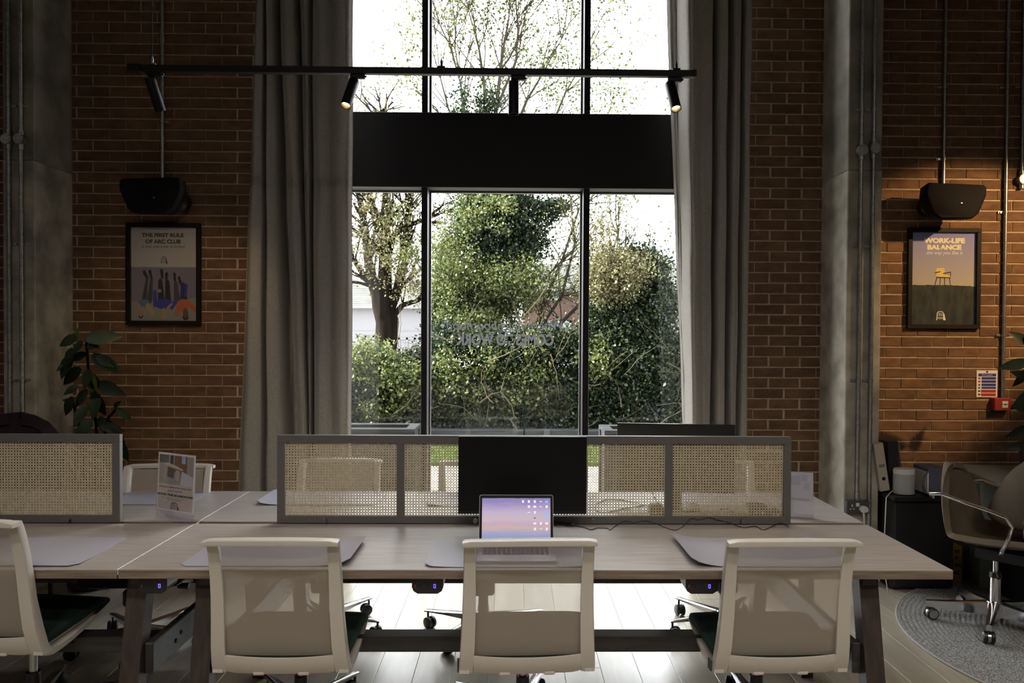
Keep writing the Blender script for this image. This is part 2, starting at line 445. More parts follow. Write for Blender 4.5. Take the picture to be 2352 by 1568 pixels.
for a, b in ((XL1+.05, ML[0]), (ML[1], MR[0]), (MR[1], XR0-.05)):
    for z0, z1 in ((.055, ZS0), (ZS1, 4.90)):
        g = MB(); t = .014
        g.box(a, b, 5.885, 5.915, z0, z0+t); g.box(a, b, 5.885, 5.915, z1-t, z1); g.box(a, a+t, 5.885, 5.915, z0+t, z1-t); g.box(b-t, b, 5.885, 5.915, z0+t, z1-t)
        g.build('glazing_bead', M_alud if False else mat('grey gasket', (.10, .10, .10), .5), win)
        MB().add([(a+t, 5.90, z0+t), (b-t, 5.90, z0+t), (b-t, 5.90, z1-t), (a+t, 5.90, z1-t)], [(0, 1, 2, 3)]).build('pane', M_glass, win, smooth=False)
M_vinyl = leafmat('grey vinyl lettering', [(0, (.045, .045, .048)), (1, (.045, .045, .048))], .8)
p0 = at(1047, 793, 5.89); p1 = at(1272, 767, 5.89)
text('COMES TO WORK', win, ((p0.x+p1.x)/2, 5.893, (p0.z+p1.z)/2), p1.x-p0.x, abs(p1.z-p0.z), M_vinyl, (pi/2, 0, pi), bold=.035)
p0 = at(1023, 764, 5.89); p1 = at(1292, 737, 5.89)
text('Where neighbourhood', win, ((p0.x+p1.x)/2, 5.893, (p0.z+p1.z)/2), p1.x-p0.x, abs(p1.z-p0.z), M_vinyl, (pi/2, 0, pi), shear=.25)

# ------------------------------------------------------------------ concrete columns
def column(name, x0, x1, zs, label):
    t = thing(name, label, None, ((x0+x1)/2, 5.35, 0), kind='structure')
    MB().bev(x0, x1, YC, YW+.3, 0, zs, .006).build('lower_pour', M_conc2, t)
    MB().bev(x0+.001, x1-.001, YC+.003, YW+.3, zs, ZC, .006).build('upper_pour', M_conc, t)
    return t
column('concrete_column', COLL[0], COLL[1], 2.74, 'square cast concrete column at the left of the brick pier with the poster of legs')
column('concrete_column', COLR[0], COLR[1], 2.72, 'square cast concrete column right of the window with two conduits and a socket')

# ------------------------------------------------------------------ conduits
def conduit(label, px, py, Y, ztop, zbot, clips=(), boxes=(), couplers=(), group=None, r=.0125, rot=0):
    x = at(px, py, Y).x
    t = thing('conduit', label, 'conduit', (x, Y, zbot), group=group)
    MB().cyl((x, Y, zbot), (x, Y, ztop), r, n=12).build('pipe', M_galv, t)
    for zy in clips:
        z = at(px, zy, Y).z; c = MB(); c.cyl((x, Y, z-.008), (x, Y, z+.008), r+.004, n=12); c.box(x-.045*(1 if rot else 0)-.002, x+(.0 if rot else .045), Y+r-.005, Y+r+.003, z-.008, z+.008)
        c.cyl((x+(-.032 if rot else .032), Y+r-.012, z), (x+(-.032 if rot else .032), Y+r, z), .007, n=8)
        c.build('saddle_clip', M_galv, t)
    for zy in couplers:
        z = at(px, zy, Y).z; MB().cyl((x, Y, z-.03), (x, Y, z+.03), r+.0035, n=12).build('coupler', M_galv, t)
    for zy in boxes:
        z = at(px, zy, Y).z; bx = MB().cyl((x, Y-.03, z), (x, Y+.014, z), .034, n=24); bx.cyl((x, Y, z-.062), (x, Y, z+.062), r+.005, n=12)
        jb = bx.build('junction_box', M_galv, t)
        ld = MB().cyl((x, Y-.034, z), (x, Y-.030, z), .031, n=24).cyl((x-.018, Y-.037, z+.012), (x-.018, Y-.034, z+.012), .005, n=8).cyl((x+.018, Y-.037, z-.012), (x+.018, Y-.034, z-.012), .005, n=8)
        ld.build('lid', M_galv, jb)
    return t
conduit('leftmost vertical steel conduit on the left concrete column, with a round junction box', 19.5, 300, 5.122, ZC, 0, (243, 560, 872), (321,))
conduit('second vertical steel conduit on the left concrete column, nearer the brick pier', 47.5, 300, 5.122, ZC, 0, (243, 560, 872), (321,))
conduit('left one of two steel conduits on the right column, ending in the wall socket', 1978.5, 345, 5.122, ZC, at(1970, 1152, 5.122).z, (252, 566, 874), (346,), (1140,), rot=1)
conduit('right one of two steel conduits on the right column, beside the socket', 2006.5, 342, 5.122, ZC, .02, (252, 566, 874), (342,), rot=1)
conduit('steel conduit running down the left brick pier to the black loudspeaker', 373, 250, 5.552, ZC, at(373, 412, 5.552).z, (279,), (), (91,))
conduit('steel conduit running down the right brick wall to the black loudspeaker', 2169, 250, 5.552, ZC, at(2169, 432, 5.552).z, (200, 365), (), (98,), rot=1)
conduit('long steel conduit on the right brick wall down to the red fire call point', 2310, 450, 5.552, ZC, at(2300, 915, 5.552).z, (200, 487, 770), (), (80,), rot=1)
conduit('steel conduit at the right edge of the photo ending in a junction box', 2349, 250, 5.552, ZC, at(2347, 413, 5.552).z+.03, (200,), (413,), rot=1)

# ------------------------------------------------------------------ wall socket with plug
Ys = YC-.001
a = at(1944, 1190, Ys-.04); b = at(1993, 1150, Ys-.04)
so = thing('wall_socket', 'dark grey double wall socket low on the right concrete column', 'socket', ((a.x+b.x)/2, Ys-.02, b.z-.04))
M_sock = mat('dark grey socket', (.06, .06, .06), .5)
MB().bev(a.x, b.x+.01, Ys-.045, Ys, b.z-.086, b.z, .004).build('back_box', M_sock, so)
cxs = a.x+.035
sk = MB(); sk.box(cxs-.004, cxs+.004, Ys-.047, Ys-.044, b.z-.038, b.z-.022); sk.box(cxs-.016, cxs-.006, Ys-.047, Ys-.044, b.z-.056, b.z-.049); sk.box(cxs+.006, cxs+.016, Ys-.047, Ys-.044, b.z-.056, b.z-.049)
sk.build('outlet_pins', M_wplas, so)
MB().bev(cxs+.024, cxs+.048, Ys-.049, Ys-.044, b.z-.036, b.z-.012, .002).build('rocker_switch', M_wplas, so)
pc = at(1984, 1170, Ys-.06)
pg = thing('power_plug', 'white mains plug with cable in the dark wall socket', 'plug', (pc.x, Ys-.06, pc.z))
MB().prism(ellipse(0, 0, .026, .024, 16), 0, .028, lambda u, v, d: (pc.x+u, Ys-.046-d, pc.z+(v if v > -.016 else -.016))).build('body', M_wplas, pg)
MB().tube([(pc.x, Ys-.06, pc.z-.012), (pc.x+.002, Ys-.06, pc.z-.05)], [.008, .0055], 10).build('strain_relief', M_wplas, pg)
MB().tube([(pc.x+.002, Ys-.06, pc.z-.05), (pc.x+.006, Ys-.06, pc.z-.15), (pc.x+.02, Ys-.05, pc.z-.32), (pc.x+.12, Ys-.04, .02)], .0035, 6).build('cable', M_wplas, pg)

# ------------------------------------------------------------------ curtains
def curtain(name, label, Y, z0, z1, folds, pxz):
    """folds: (px at top, px at foot, depth) control points; smooth between them"""
    t_n = len(folds); pts = []
    rows = 26; per = 8
    for i in range(rows):
        s = i/(rows-1); z = z1+(z0-z1)*s
        py = 771-(z-CAMZ)*F/Y; ss = (py-0)/1100.0
        row = []
        for k in range(t_n-1):
            a0, a1, ad, *_ = folds[k]; b0, b1, bd, *_ = folds[k+1]
            for j in range(per if k < t_n-2 else per+1):
                u = j/per; e = (1-cos(pi*u))/2
                ease = u if abs(ad-bd) < .02 else (math.sin(pi*u/2) if bd > ad else 1-math.cos(pi*u/2))*.5+u*.5
                X0 = at(a0+(a1-a0)*ss, py, Y).x; X1 = at(b0+(b1-b0)*ss, py, Y).x
                x = X0+(X1-X0)*ease
                row.append((x+.0025*sin(z*5+k), Y+ad+(bd-ad)*e+.003*sin(z*7+k*2), z))
        pts.append(row)
    o = MB().grid(pts, .004).build(name, M_curt, None, ang=80)
    tag(o, label, 'curtain', 'curtains beside the window')
    return o
curtain('curtain', 'long grey curtain at the left of the window, the wider of the two', 5.30, .02, 4.62, [
    (581, 541, .07), (592, 566, .0), (601, 594, .01), (604, 602, .10), (612, 615, .0), (619, 640, .02), (631, 660, .17), (642, 684, .02), (654, 700, .0), (666, 705, .02),
    (676, 708, .15), (690, 711, .03), (699, 713, .01), (710, 714, .12), (717, 722, .02), (735, 735, .0), (752, 758, .035), (775, 780, .0), (795, 795, .02), (808, 804, .05)], None)
curtain('curtain', 'long grey curtain at the right of the window, its inner edge in shadow', 5.30, .02, 4.62, [
    (1549, 1592, .26), (1556, 1594, .22), (1566, 1590, .20), (1584, 1593, .01), (1592, 1600, .0), (1612, 1618, .02), (1640, 1632, .03), (1647, 1641, .15), (1660, 1650, .01), (1672, 1662, .01), (1683, 1671, .12),
    (1694, 1680, .01), (1705, 1690, .02), (1711, 1697, .12), (1720, 1706, .02), (1728, 1714, .02), (1735, 1722, .08)], None)

# ------------------------------------------------------------------ lighting track
tr = thing('lighting_track', 'black lighting track hanging on cables in front of the window', 'track light', (-.5, 4.1, 3.0))
a = at(295, 158, 4.1); b = at(1597, 160, 4.1)
MB().bev(a.x+.05, b.x, 4.082, 4.118, a.z-.016, a.z+.018, .002).build('rail', M_black, tr)
MB().bev(a.x, a.x+.07, 4.078, 4.122, a.z-.020, a.z+.022, .004).build('live_end', M_black, tr)
MB().bev(b.x-.02, b.x+.004, 4.080, 4.120, a.z-.018, a.z+.020, .003).build('end_cap', M_black, tr)
for px in (350, 1014, 1553):
    p = at(px, 150, 4.1); g = MB(); g.bev(p.x-.02, p.x+.02, 4.085, 4.115, a.z+.018, a.z+.028, .002); g.tube([(p.x, 4.1, a.z+.028), (p.x, 4.1, a.z+.05), (p.x, 4.1, a.z+.07)], [.007, .007, .002], 8)
    g.build('cable_gripper', M_chrome if px == 350 else M_black, tr)
    MB().cyl((p.x, 4.1, a.z+.06), (p.x, 4.1, ZC), .0012, n=5).build('suspension_wire', M_black, tr)
p = at(352, 60, 4.1)
MB().tube([(at(345, 148, 4.1).x, 4.1, a.z+.02), (at(350, 100, 4.1).x, 4.1, 3.15), (at(349, 60, 4.1).x, 4.1, 3.25), (at(354, 20, 4.1).x, 4.1, 3.36), (at(353, 0, 4.1).x, 4.1, 3.6), (at(350, 0, 4.1).x, 4.1, ZC)], .003, 6).build('power_cable', M_black, tr)
M_bulb = mat('warm lamp lens', (1, .86, .55), .4, emit=9)
M_refl = mat('brass reflector', (.55, .46, .30), .3, .9)
def spot(label, px, tx, ty, tz, lit, adp=1):
    """cylinder spotlight under the rail; (tx,ty,tz) is the direction of its axis"""
    x = at(px, 172, 4.1).x; zt = a.z-.018
    t = thing('spotlight', label, 'spotlight', (x, 4.1, zt), group='spotlights on the lighting track')
    MB().bev(x-.015, x+.06*adp, 4.086, 4.114, zt-.022, zt, .003).box(x+.06*adp, x+.068*adp, 4.095, 4.105, zt-.014, zt-.006).build('adapter', M_black, t)
    MB().bev(x-.004, x+.004, 4.094, 4.106, zt-.062, zt-.018, .001).build('stem', M_black, t)
    d = Vector((tx, ty, tz)).normalized(); top = Vector((x, 4.1, zt-.045))-d*.018
    M = d.to_track_quat('Z', 'Y').to_matrix()
    Lc = .170; R = .0275
    MB().lathe([(.002, 0), (R-.002, 0), (R, .003), (R, Lc), (R-.0015, Lc), (R-.0025, Lc-.03), (.002, Lc-.034)], top, 28, M).build('lamp_body', M_black, t)
    if lit:
        MB().lathe([(R-.003, Lc-.004), (.018, Lc-.026), (.017, Lc-.027), (R-.0035, Lc-.003)], top, 28, M, False).build('reflector', M_refl, t)
        MB().lathe([(.001, Lc-.028), (.018, Lc-.028), (.018, Lc-.024), (.001, Lc-.0235)], top, 24, M).build('lens', M_bulb, t)
    return t
spot('leftmost black spotlight on the track, hanging in front of the brick pier', 346, .18, .35, -.92, False)
spot('lit black spotlight at the edge of the left curtain, tilted to the left', 812, -.18, -.42, -.90, True)
spot('unlit black spotlight hanging straight down in the middle of the window', 1180, 0, .03, -1, False)
spot('lit black spotlight at the right end of the track, before the right curtain', 1540, .12, -.42, -.90, True, 1)

# ------------------------------------------------------------------ loudspeakers
def speaker(label, px, py, lean, x_arm):
    Yf = 5.30; c = at(px, py, Yf)
    t = thing('loudspeaker', label, 'loudspeaker', (c.x, Yf+.05, c.z), group='wall loudspeakers')
    prof = [(-.22, .112), (-.20, .125), (.20, .112), (.222, .095), (.222, .04), (.165, -.085), (.12, -.118), (-.12, -.122), (-.175, -.085), (-.228, .04)]
    if lean < 0: prof = [(-u, v) for u, v in prof][::-1]
    def ring(s, y): return [(c.x+u*s*.93, y, c.z+v*s) for u, v in prof]
    # bevelled trapezoid housing
    g = MB(); g.loft([ring(.93, Yf), ring(.99, Yf+.012), ring(1.0, Yf+.03), ring(.94, Yf+.12), ring(.80, Yf+.15)])
    g.build('housing', M_speak, t, ang=50)
    q = at(px+10, py+5, Yf-.003)
    MB().bev(q.x-.007, q.x+.007, Yf-.003, Yf+.001, q.z-.004, q.z+.004, .001).build('badge', M_galv, t)
    MB().tube([(c.x+x_arm*.4, Yf+.12, c.z-.02), (c.x+x_arm, Yf+.20, c.z-.01), (c.x+x_arm, YW-.004, c.z-.01)], [.05, .075, .06], 14).build('bracket', M_bplas, t)
speaker('black loudspeaker on the left brick pier above the poster of legs', 343, 448, -1, .115)
speaker('black loudspeaker on the right brick wall above the poster of a chair', 2199, 461, 1, -.08)

# ------------------------------------------------------------------ posters
def logo(parent, cx, Y, cz, wd, m, ht=None, dirn=1):
    """arched board: outline, bars, side wedge and two words"""
    h = ht or wd*1.0; f = lambda u, v, d: (cx+u*wd*dirn, Y-d, cz+v*h)
    g = MB()
    arc = [(-.42, -.5), (-.36, .28), (-.30, .42), (-.15, .5), (.12, .5), (.24, .42), (.30, .28), (.36, -.5)]
    inn = [(-.34, -.5), (-.29, .26), (-.24, .36), (-.12, .43), (.10, .43), (.18, .36), (.23, .26), (.26, -.5)]
    for i in range(len(arc)-1): g.prism([arc[i], arc[i+1], inn[i+1], inn[i]], 0, .0003, f)
    g.prism([(.30, .22), (.36, .22), (.50, -.5), (.34, -.5)], 0, .0004, f)
    for v in (-.16, -.30): g.prism([(-.28, v), (.24, v), (.24, v-.05), (-.28, v-.05)], 0, .0003, f)
    g.build('logo_outline', m, parent, smooth=False)
    rz = (pi/2, 0, 0) if dirn == 1 else (pi/2, 0, pi)
    text('ARC', parent, (cx-.03*wd*dirn, Y-.0003*1, cz+.24*h), wd*.36, h*.13, m, rz, bold=.03)
    text('CLUB', parent, (cx-.03*wd*dirn, Y-.0003*1, cz+.06*h), wd*.42, h*.13, m, rz, bold=.03)

M_pf = mat('black picture frame', (.006, .005, .005), .6, spec=.2)
def poster_base(label, c, W, H, tilt=0):
    t = thing('framed_poster', label, 'poster', (c.x, YW-.02, c.z), group=None)
    x0, x1, z0, z1 = c.x-W/2, c.x+W/2, c.z-H/2, c.z+H/2; fw = .030; Yf = YW-.030
    for q in ((x0, x1, z1-fw, z1), (x0, x1, z0, z0+fw), (x0, x0+fw, z0+fw, z1-fw), (x1-fw, x1, z0+fw, z1-fw)):
        MB().bev(q[0], q[1], Yf, YW-.003, q[2], q[3], .0015).build('frame_bar', M_pf, t)
    MB().box(x0+.01, x1-.01, YW-.010, YW-.004, z0+.01, z1-.01).build('backing', M_pf, t)
    MB().add([(x0+fw, Yf+.006, z0+fw), (x1-fw, Yf+.006, z0+fw), (x1-fw, Yf+.006, z1-fw), (x0+fw, Yf+.006, z1-fw)], [(0, 1, 2, 3)]).build('glazing', M_glass, t, smooth=False)
    pw, ph = W-2*fw, H-2*fw
    f = lambda u, v, d: (x0+fw+u*pw, YW-.0105-d, z1-fw-v*ph)
    return t, f, pw, ph, x0+fw, z1-fw
def flat(t, f, name, poly, d, m): return MB().prism(poly, d-.0002, d, f).build(name, m, t, smooth=False)

c = at(374, 629, 5.54)
t, f, pw, ph, X0, Z1 = poster_base('framed poster of people lying with their legs up, on the left brick pier', c, .520, .715)
flat(t, f, 'print', [(0, 0), (1, 0), (1, 1), (0, 1)], .0003, mat('print pale pink', (.42, .38, .37), .8))
flat(t, f, 'photo_backdrop', [(0, .424), (1, .424), (1, 1), (0, 1)], .0006, mat('print mauve grey', (.185, .165, .215), .8))
flat(t, f, 'photo_floor', [(0, .80), (.35, .78), (.7, .80), (1, .74), (1, 1), (0, 1)], .0009, mat('print warm grey', (.27, .24, .22), .8))
P = {'olive': (.045, .05, .035), 'black': (.018, .016, .018), 'shoe': (.02, .014, .012), 'blue': (.045, .045, .30), 'lblue': (.10, .14, .26), 'orange': (.45, .12, .045), 'skin': (.34, .22, .15), 'skin2': (.14, .08, .05), 'denim': (.06, .06, .08), 'navy': (.025, .025, .12), 'blond': (.36, .28, .14)}
PM = {k: mat('print '+k, v, .8) for k, v in P.items()}
art = [
 ('shoe', capsule(.20, .48, .022, .245, .54, .02)), ('shoe', capsule(.285, .475, .024, .31, .54, .018)),
 ('olive', capsule(.24, .56, .02, .20, .78, .035)), ('olive', capsule(.31, .56, .022, .28, .78, .04)),
 ('shoe', capsule(.465, .465, .024, .475, .535, .018)), ('shoe', capsule(.54, .50, .024, .535, .55, .018)),
 ('black', capsule(.445, .58, .032, .46, .78, .05)), ('black', capsule(.55, .59, .033, .56, .78, .045)),
 ('shoe', capsule(.66, .50, .02, .665, .56, .016)), ('shoe', capsule(.73, .54, .02, .755, .60, .018)),
 ('denim', capsule(.68, .60, .03, .70, .77, .045)), ('navy', capsule(.79, .62, .035, .80, .77, .055)),
 ('blue', capsule(.84, .62, .02, .83, .72, .02)),
 ('lblue', ellipse(.20, .81, .10, .04)), ('skin', capsule(.12, .83, .02, .05, .90, .015)), ('blond', capsule(.25, .84, .03, .33, .92, .03)),
 ('blue', ellipse(.50, .82, .14, .055)), ('blue', capsule(.36, .70, .03, .37, .82, .035)), ('blue', capsule(.62, .86, .02, .68, .79, .028)), ('skin', ellipse(.435, .68, .028, .02)), ('skin', capsule(.55, .865, .015, .62, .82, .013)),
 ('orange', ellipse(.80, .81, .09, .045)), ('orange', capsule(.86, .80, .03, .97, .88, .028)), ('orange', capsule(.73, .82, .035, .69, .93, .025)), ('orange', ellipse(.79, .86, .07, .05)),
 ('black', ellipse(.15, .945, .035, .03)), ('skin', ellipse(.15, .91, .036, .05)), ('blond', ellipse(.50, .95, .05, .035)), ('skin', ellipse(.50, .915, .04, .055)), ('black', ellipse(.83, .96, .045, .03)), ('skin2', ellipse(.83, .92, .04, .055)),
]
for i, (k, poly) in enumerate(art):
    flat(t, f, 'printed_figure', poly, .0012+.00012*i, PM[k])
M_ink = mat('print dark green ink', (.045, .05, .047), .8)
cx = X0+pw*.48
text('THE FIRST RULE', t, (cx, YW-.0111, Z1-ph*.081), pw*.64, ph*.044, M_ink, bold=.05)
text('OF ARC CLUB', t, (cx+.003, YW-.0111, Z1-ph*.150), pw*.54, ph*.046, M_ink, bold=.05)
text('is that everyone is invited', t, (cx+.004, YW-.0111, Z1-ph*.207), pw*.66, ph*.042, M_ink, shear=.3)
logo(t, X0+pw*.50, YW-.0110, Z1-ph*.350, pw*.11, M_ink, ph*.078)

c = at(2170, 639, 5.54)
t, f, pw, ph, X0, Z1 = poster_base('framed poster of a yellow chair on a grassy hill, on the right brick wall', c, .522, .715)
m = bpy.data.materials.new('print evening sky'); m.use_nodes = True; n = m.node_tree.nodes; l = m.node_tree.links
tcn = n.new('ShaderNodeTexCoord'); sp = n.new('ShaderNodeSeparateXYZ'); rp = n.new('ShaderNodeValToRGB'); l.new(tcn.outputs['Generated'], sp.inputs[0]); l.new(sp.outputs['Z'], rp.inputs[0]); l.new(rp.outputs[0], n['Principled BSDF'].inputs['Base Color'])
rp.color_ramp.elements[0].position = .40; rp.color_ramp.elements[0].color = (.46, .41, .34, 1); rp.color_ramp.elements[1].position = 1; rp.color_ramp.elements[1].color = (.23, .23, .55, 1); n['Principled BSDF'].inputs['Roughness'].default_value = .8
flat(t, f, 'print', [(0, 0), (1, 0), (1, 1), (0, 1)], .0003, m)
hill = [(0, .585)]+[(u/24, .572-.006*sin(u/24*pi)+random.uniform(-.004, .004)+.012*(u/24)) for u in range(1, 25)]+[(1, 1), (0, 1)]
flat(t, f, 'printed_hill', hill, .0006, mat('print grass', (.006, .008, .008), .8, c2=(.032, .038, .024), scale=18, stretch=(1.6, 1, .5)))
M_yel = mat('print yellow', (.75, .58, .16), .8); M_bn = mat('print brown', (.05, .03, .02), .8)
flat(t, f, 'printed_chair', rrect(.39, .385, .52, .48, .02), .0009, M_yel)
flat(t, f, 'printed_chair', [(.42, .46), (.55, .46), (.62, .475), (.62, .49), (.44, .485)], .0010, M_yel)
for q in ((.37, .44, .45, .425), (.50, .445, .61, .43), (.40, .49, .37, .57), (.455, .49, .45, .57), (.52, .49, .52, .57), (.595, .49, .61, .57), (.61, .43, .615, .48), (.40, .488, .61, .492)):
    flat(t, f, 'printed_chair', capsule(q[0], q[1], .006, q[2], q[3], .005, 3), .0012, M_bn)
M_cr = mat('print cream', (.85, .78, .55), .8); M_wi = mat('print white', (.80, .78, .72), .8)
cx = X0+pw*.51
text('WORK-LIFE', t, (cx, YW-.0111, Z1-ph*.088), pw*.64, ph*.058, M_cr, bold=.06)
text('BALANCE', t, (cx, YW-.0111, Z1-ph*.160), pw*.53, ph*.056, M_cr, bold=.06)
text('the way you like it', t, (cx+.003, YW-.0111, Z1-ph*.225), pw*.56, ph*.052, M_wi, shear=.3)
logo(t, X0+pw*.465, YW-.0116, Z1-ph*.905, pw*.16, M_wi, ph*.098)

# ------------------------------------------------------------------ fire notice and call point
a = at(2243, 850, YW-.004); b = at(2290, 912, YW-.004)
t = thing('safety_notice', 'small white notice with blue and red bars on the right brick wall', 'sign', ((a.x+b.x)/2, YW-.006, (a.z+b.z)/2))
W = b.x-a.x; H = a.z-b.z
MB().box(a.x, b.x, YW-.006, YW-.002, b.z, a.z).build('sheet', M_paper, t)
M_nb = mat('print navy blue', (.02, .03, .22), .6); M_nr = mat('print red', (.35, .02, .02), .6); M_ng = mat('print safety green', (.02, .14, .08), .6)
f = lambda u, v, d: (a.x+u*W, YW-.006-d, a.z-v*H)
for v0, v1, u0, mm in ((.12, .225, .08, M_nb), (.25, .345, .24, M_nb), (.37, .465, .24, M_nb), (.49, .59, .24, M_nb), (.61, .69, .24, M_nb), (.725, .83, .22, M_nr), (.855, .96, .22, M_nr)):
    flat(t, f, 'printed_bar', [(u0, v0), (.93, v0), (.93, v1), (u0, v1)], .0004, mm)
for v, mm in ((.30, M_nr), (.42, M_nr), (.54, M_ng), (.65, M_ng), (.775, M_bn), (.90, M_bn)):
    flat(t, f, 'pictogram', ellipse(.13, v, .06, .035, 10), .0004, mm)
flat(t, f, 'pictogram', ellipse(.5, .055, .055, .04, 10), .0004, M_nb)
text('Fire action', t, (a.x+W*.5, YW-.0066, a.z-H*.17), W*.5, H*.05, M_paper, shear=.2)
a = at(2285, 914, YW-.055); b = at(2324, 943, YW-.055)
t = thing('fire_call_point', 'red fire alarm call point below the long conduit on the right wall', 'fire alarm', ((a.x+b.x)/2, YW-.03, (a.z+b.z)/2))
MB().bev(a.x, b.x, YW-.055, YW-.001, b.z, a.z, .004).build('housing', M_reddev, t)
mx = a.x+(b.x-a.x)*.60
MB().bev(mx-.021, mx+.021, YW-.058, YW-.054, b.z+.02, b.z+.068, .001).build('press_panel', M_paper, t)
g = MB(); zz = b.z+.045
g.prism(ellipse(0, 0, .006, .006, 10), 0, .001, lambda u, v, d: (mx+u, YW-.058-d, zz+v)); g.box(mx-.018, mx-.009, YW-.059, YW-.058, zz-.002, zz+.002); g.box(mx+.009, mx+.018, YW-.059, YW-.058, zz-.002, zz+.002)
g.build('press_symbol', M_black, t)
# ================================================================== DESKS
ZD = .730; TH = .035
YF0, YF1, YB0, YB1 = 2.966, 3.690, 3.736, 4.458
def bench(label, x0, x1, legs, name='bench_desk'):
    t = thing(name, label, 'desk', ((x0+x1)/2, 3.7, 0), group='bench desks')
    for k, (ya, yb) in enumerate(((YF0, YF1), (YB0, YB1))):
        d = MB().bev(x0, x1, ya, yb, ZD-.004, ZD, .0012).build('desktop', M_desk, t)
        MB().bev(x0+.0005, x1-.0005, ya+.0005, yb-.0005, ZD-TH, ZD-.004, .001).build('edge_band', M_edge, d)
    for lx in legs:
        for sgn, ytop, ybot in ((1, 3.10, 2.96), (-1, 4.32, 4.46)):
            def sec(z): 
                u = (ZD-TH-z)/(ZD-TH); y = ytop+(ybot-ytop)*u
                return [(lx, y-.036, z), (lx+.074, y-.036, z), (lx+.074, y+.036, z), (lx, y+.036, z)]
            MB().loft([sec(ZD-TH), sec(.0)]).build('leg', M_leg, t, smooth=False)
        MB().bev(lx+.008, lx+.066, 3.05, 4.37, ZD-TH-.05, ZD-TH, .003).build('top_bearer', M_leg, t)
        MB().bev(lx+.075 if lx < 0 else lx-.035, lx+.109 if lx < 0 else lx-.001, 3.03, 4.39, .305, .425, .004).build('cross_beam', M_beam, t)
        MB().bev(lx+.01, lx+.066, 3.68, 3.74, .0, ZD-TH-.05, .003).build('post', M_leg, t)
        bl = MB()
        for y, z in ((3.235, .355), (3.285, .372)):
            xx = lx+.109 if lx < 0 else lx-.035
            bl.cyl((xx-.004, y, z), (xx+.006, y, z), .009, n=10)
        bl.build('bolt', M_black, t)
    for y0 in (3.222, 4.12):
        MB().bev(max(x0, min(legs)+.03) if len(legs) > 1 else x0+.1, max(legs)+.04, y0, y0+.085, .312, .376, .003).build('stretcher', M_beam, t)
    return t
XS = -1.487
bench('long grey oak bench desk in the middle, under the long cane screen', XS+.002, 1.694, (-1.225, 1.372))
bench('grey oak bench desk at the left edge, under the left cane screen', -4.75, XS-.002, (-4.40, -1.492))
# the thin white line between the two benches is the raw board edge
MB().box(XS-.0012, XS+.0012, YF0+.002, YB1, ZD-.02, ZD-.0006).build('joint_strip', M_paper, bpy.data.objects['bench_desk'])

# ------------------------------------------------------------------ cane screens
def clip_line(px, py, dx, dy, x0, x1, z0, z1):
    t0, t1 = -1e9, 1e9
    for p, d, a, b in ((px, dx, x0, x1), (py, dy, z0, z1)):
        if abs(d) < 1e-9:
            if p < a or p > b: return None
            continue
        ta, tb = (a-p)/d, (b-p)/d
        if ta > tb: ta, tb = tb, ta
        t0 = max(t0, ta); t1 = min(t1, tb)
    return (t0, t1) if t1-t0 > .002 else None
def cane(parent, x0, x1, z0, z1, Y):
    g = MB(); P = .01352
    def strand(ax, az, bx, bz, wd, y, th):
        d = Vector((bx-ax, bz-az)); d.normalize(); n = Vector((-d.y, d.x))*wd/2
        v = [(ax+n.x, y-th, az+n.y), (bx+n.x, y-th, bz+n.y), (bx-n.x, y-th, bz-n.y), (ax-n.x, y-th, az-n.y)]
        g.add(v+[(p[0], y+th, p[2]) for p in v], [(0, 1, 2, 3), (7, 6, 5, 4), (0, 4, 5, 1), (3, 2, 6, 7)])
    nx = int(round((x1-x0)/P)); nz_ = int(round((z1-z0)/P)); Px = (x1-x0)/nx; Pz = (z1-z0)/nz_
    for i in range(nx+1):
        for s in (-1, 1):
            x = x0+i*Px+s*.0023
            if x0 < x < x1: strand(x, z0, x, z1, .0019, Y+.0003, .0004)
    for i in range(nz_+1):
        for s in (-1, 1):
            z = z0+i*Pz+s*.0023
            if z0 < z < z1: strand(x0, z, x1, z, .0019, Y-.0005, .0004)
    for sg in (1, -1):
        sl = Pz/Px*sg
        k = -nz_-2
        while k < nx+nz_+2:
            px_ = x0+(k+.5)*Px; pz_ = z0 if sg > 0 else z0
            px2 = px_ if sg > 0 else px_
            r = clip_line(px2, pz_, 1, sl, x0, x1, z0, z1); k += 1
            if r: strand(px2+r[0], pz_+sl*r[0], px2+r[1], pz_+sl*r[1], .0025, Y+(.0010 if sg > 0 else -.0013), .0004)
    return g.build('cane_panel', M_cane, parent, smooth=False)
def screen(label, x0, x1, bars, knobs):
    Ya, Yb = 3.697, 3.727; zb, zt = ZD-.02, 1.147
    t = thing('desk_screen', label, 'desk screen', ((x0+x1)/2, 3.71, ZD), group='cane desk screens')
    w = .035
    MB().bev(x0, x1, Ya, Yb, zt-.036, zt, .0015).build('top_rail', M_scr, t)
    MB().bev(x0, x1, Ya, Yb, ZD+.001, ZD+.036, .0015).build('bottom_rail', M_scr, t)
    posts = [x0]+list(bars)+[x1-w]
    for b in posts: MB().bev(b, b+w, Ya, Yb, ZD+.036, zt-.036, .0012).build('post', M_scr, t)
    for i in range(len(posts)-1):
        cane(t, posts[i]+w, posts[i+1], ZD+.036, zt-.036, (Ya+Yb)/2)
    for i, k in enumerate(knobs):
        MB().cyl((k, Ya-.022, ZD+.017), (k, Ya, ZD+.017), .0105, n=18).cyl((k, Ya-.006, ZD+.017), (k, Ya, ZD+.017), .005, n=8).build('clamp_knob', mat('knob lit tone', (.8, .8, .8), .3) if i == 1 and len(knobs) > 2 else M_scr, t)  # second knob far paler: light catching it is put into its colour
    return t
screen('long taupe framed woven cane screen across the middle bench desk', -1.106, 1.328, (-.543, .093, .728), [at(p, 1200, 3.69).x for p in (745, 1092, 1362, 1706)])
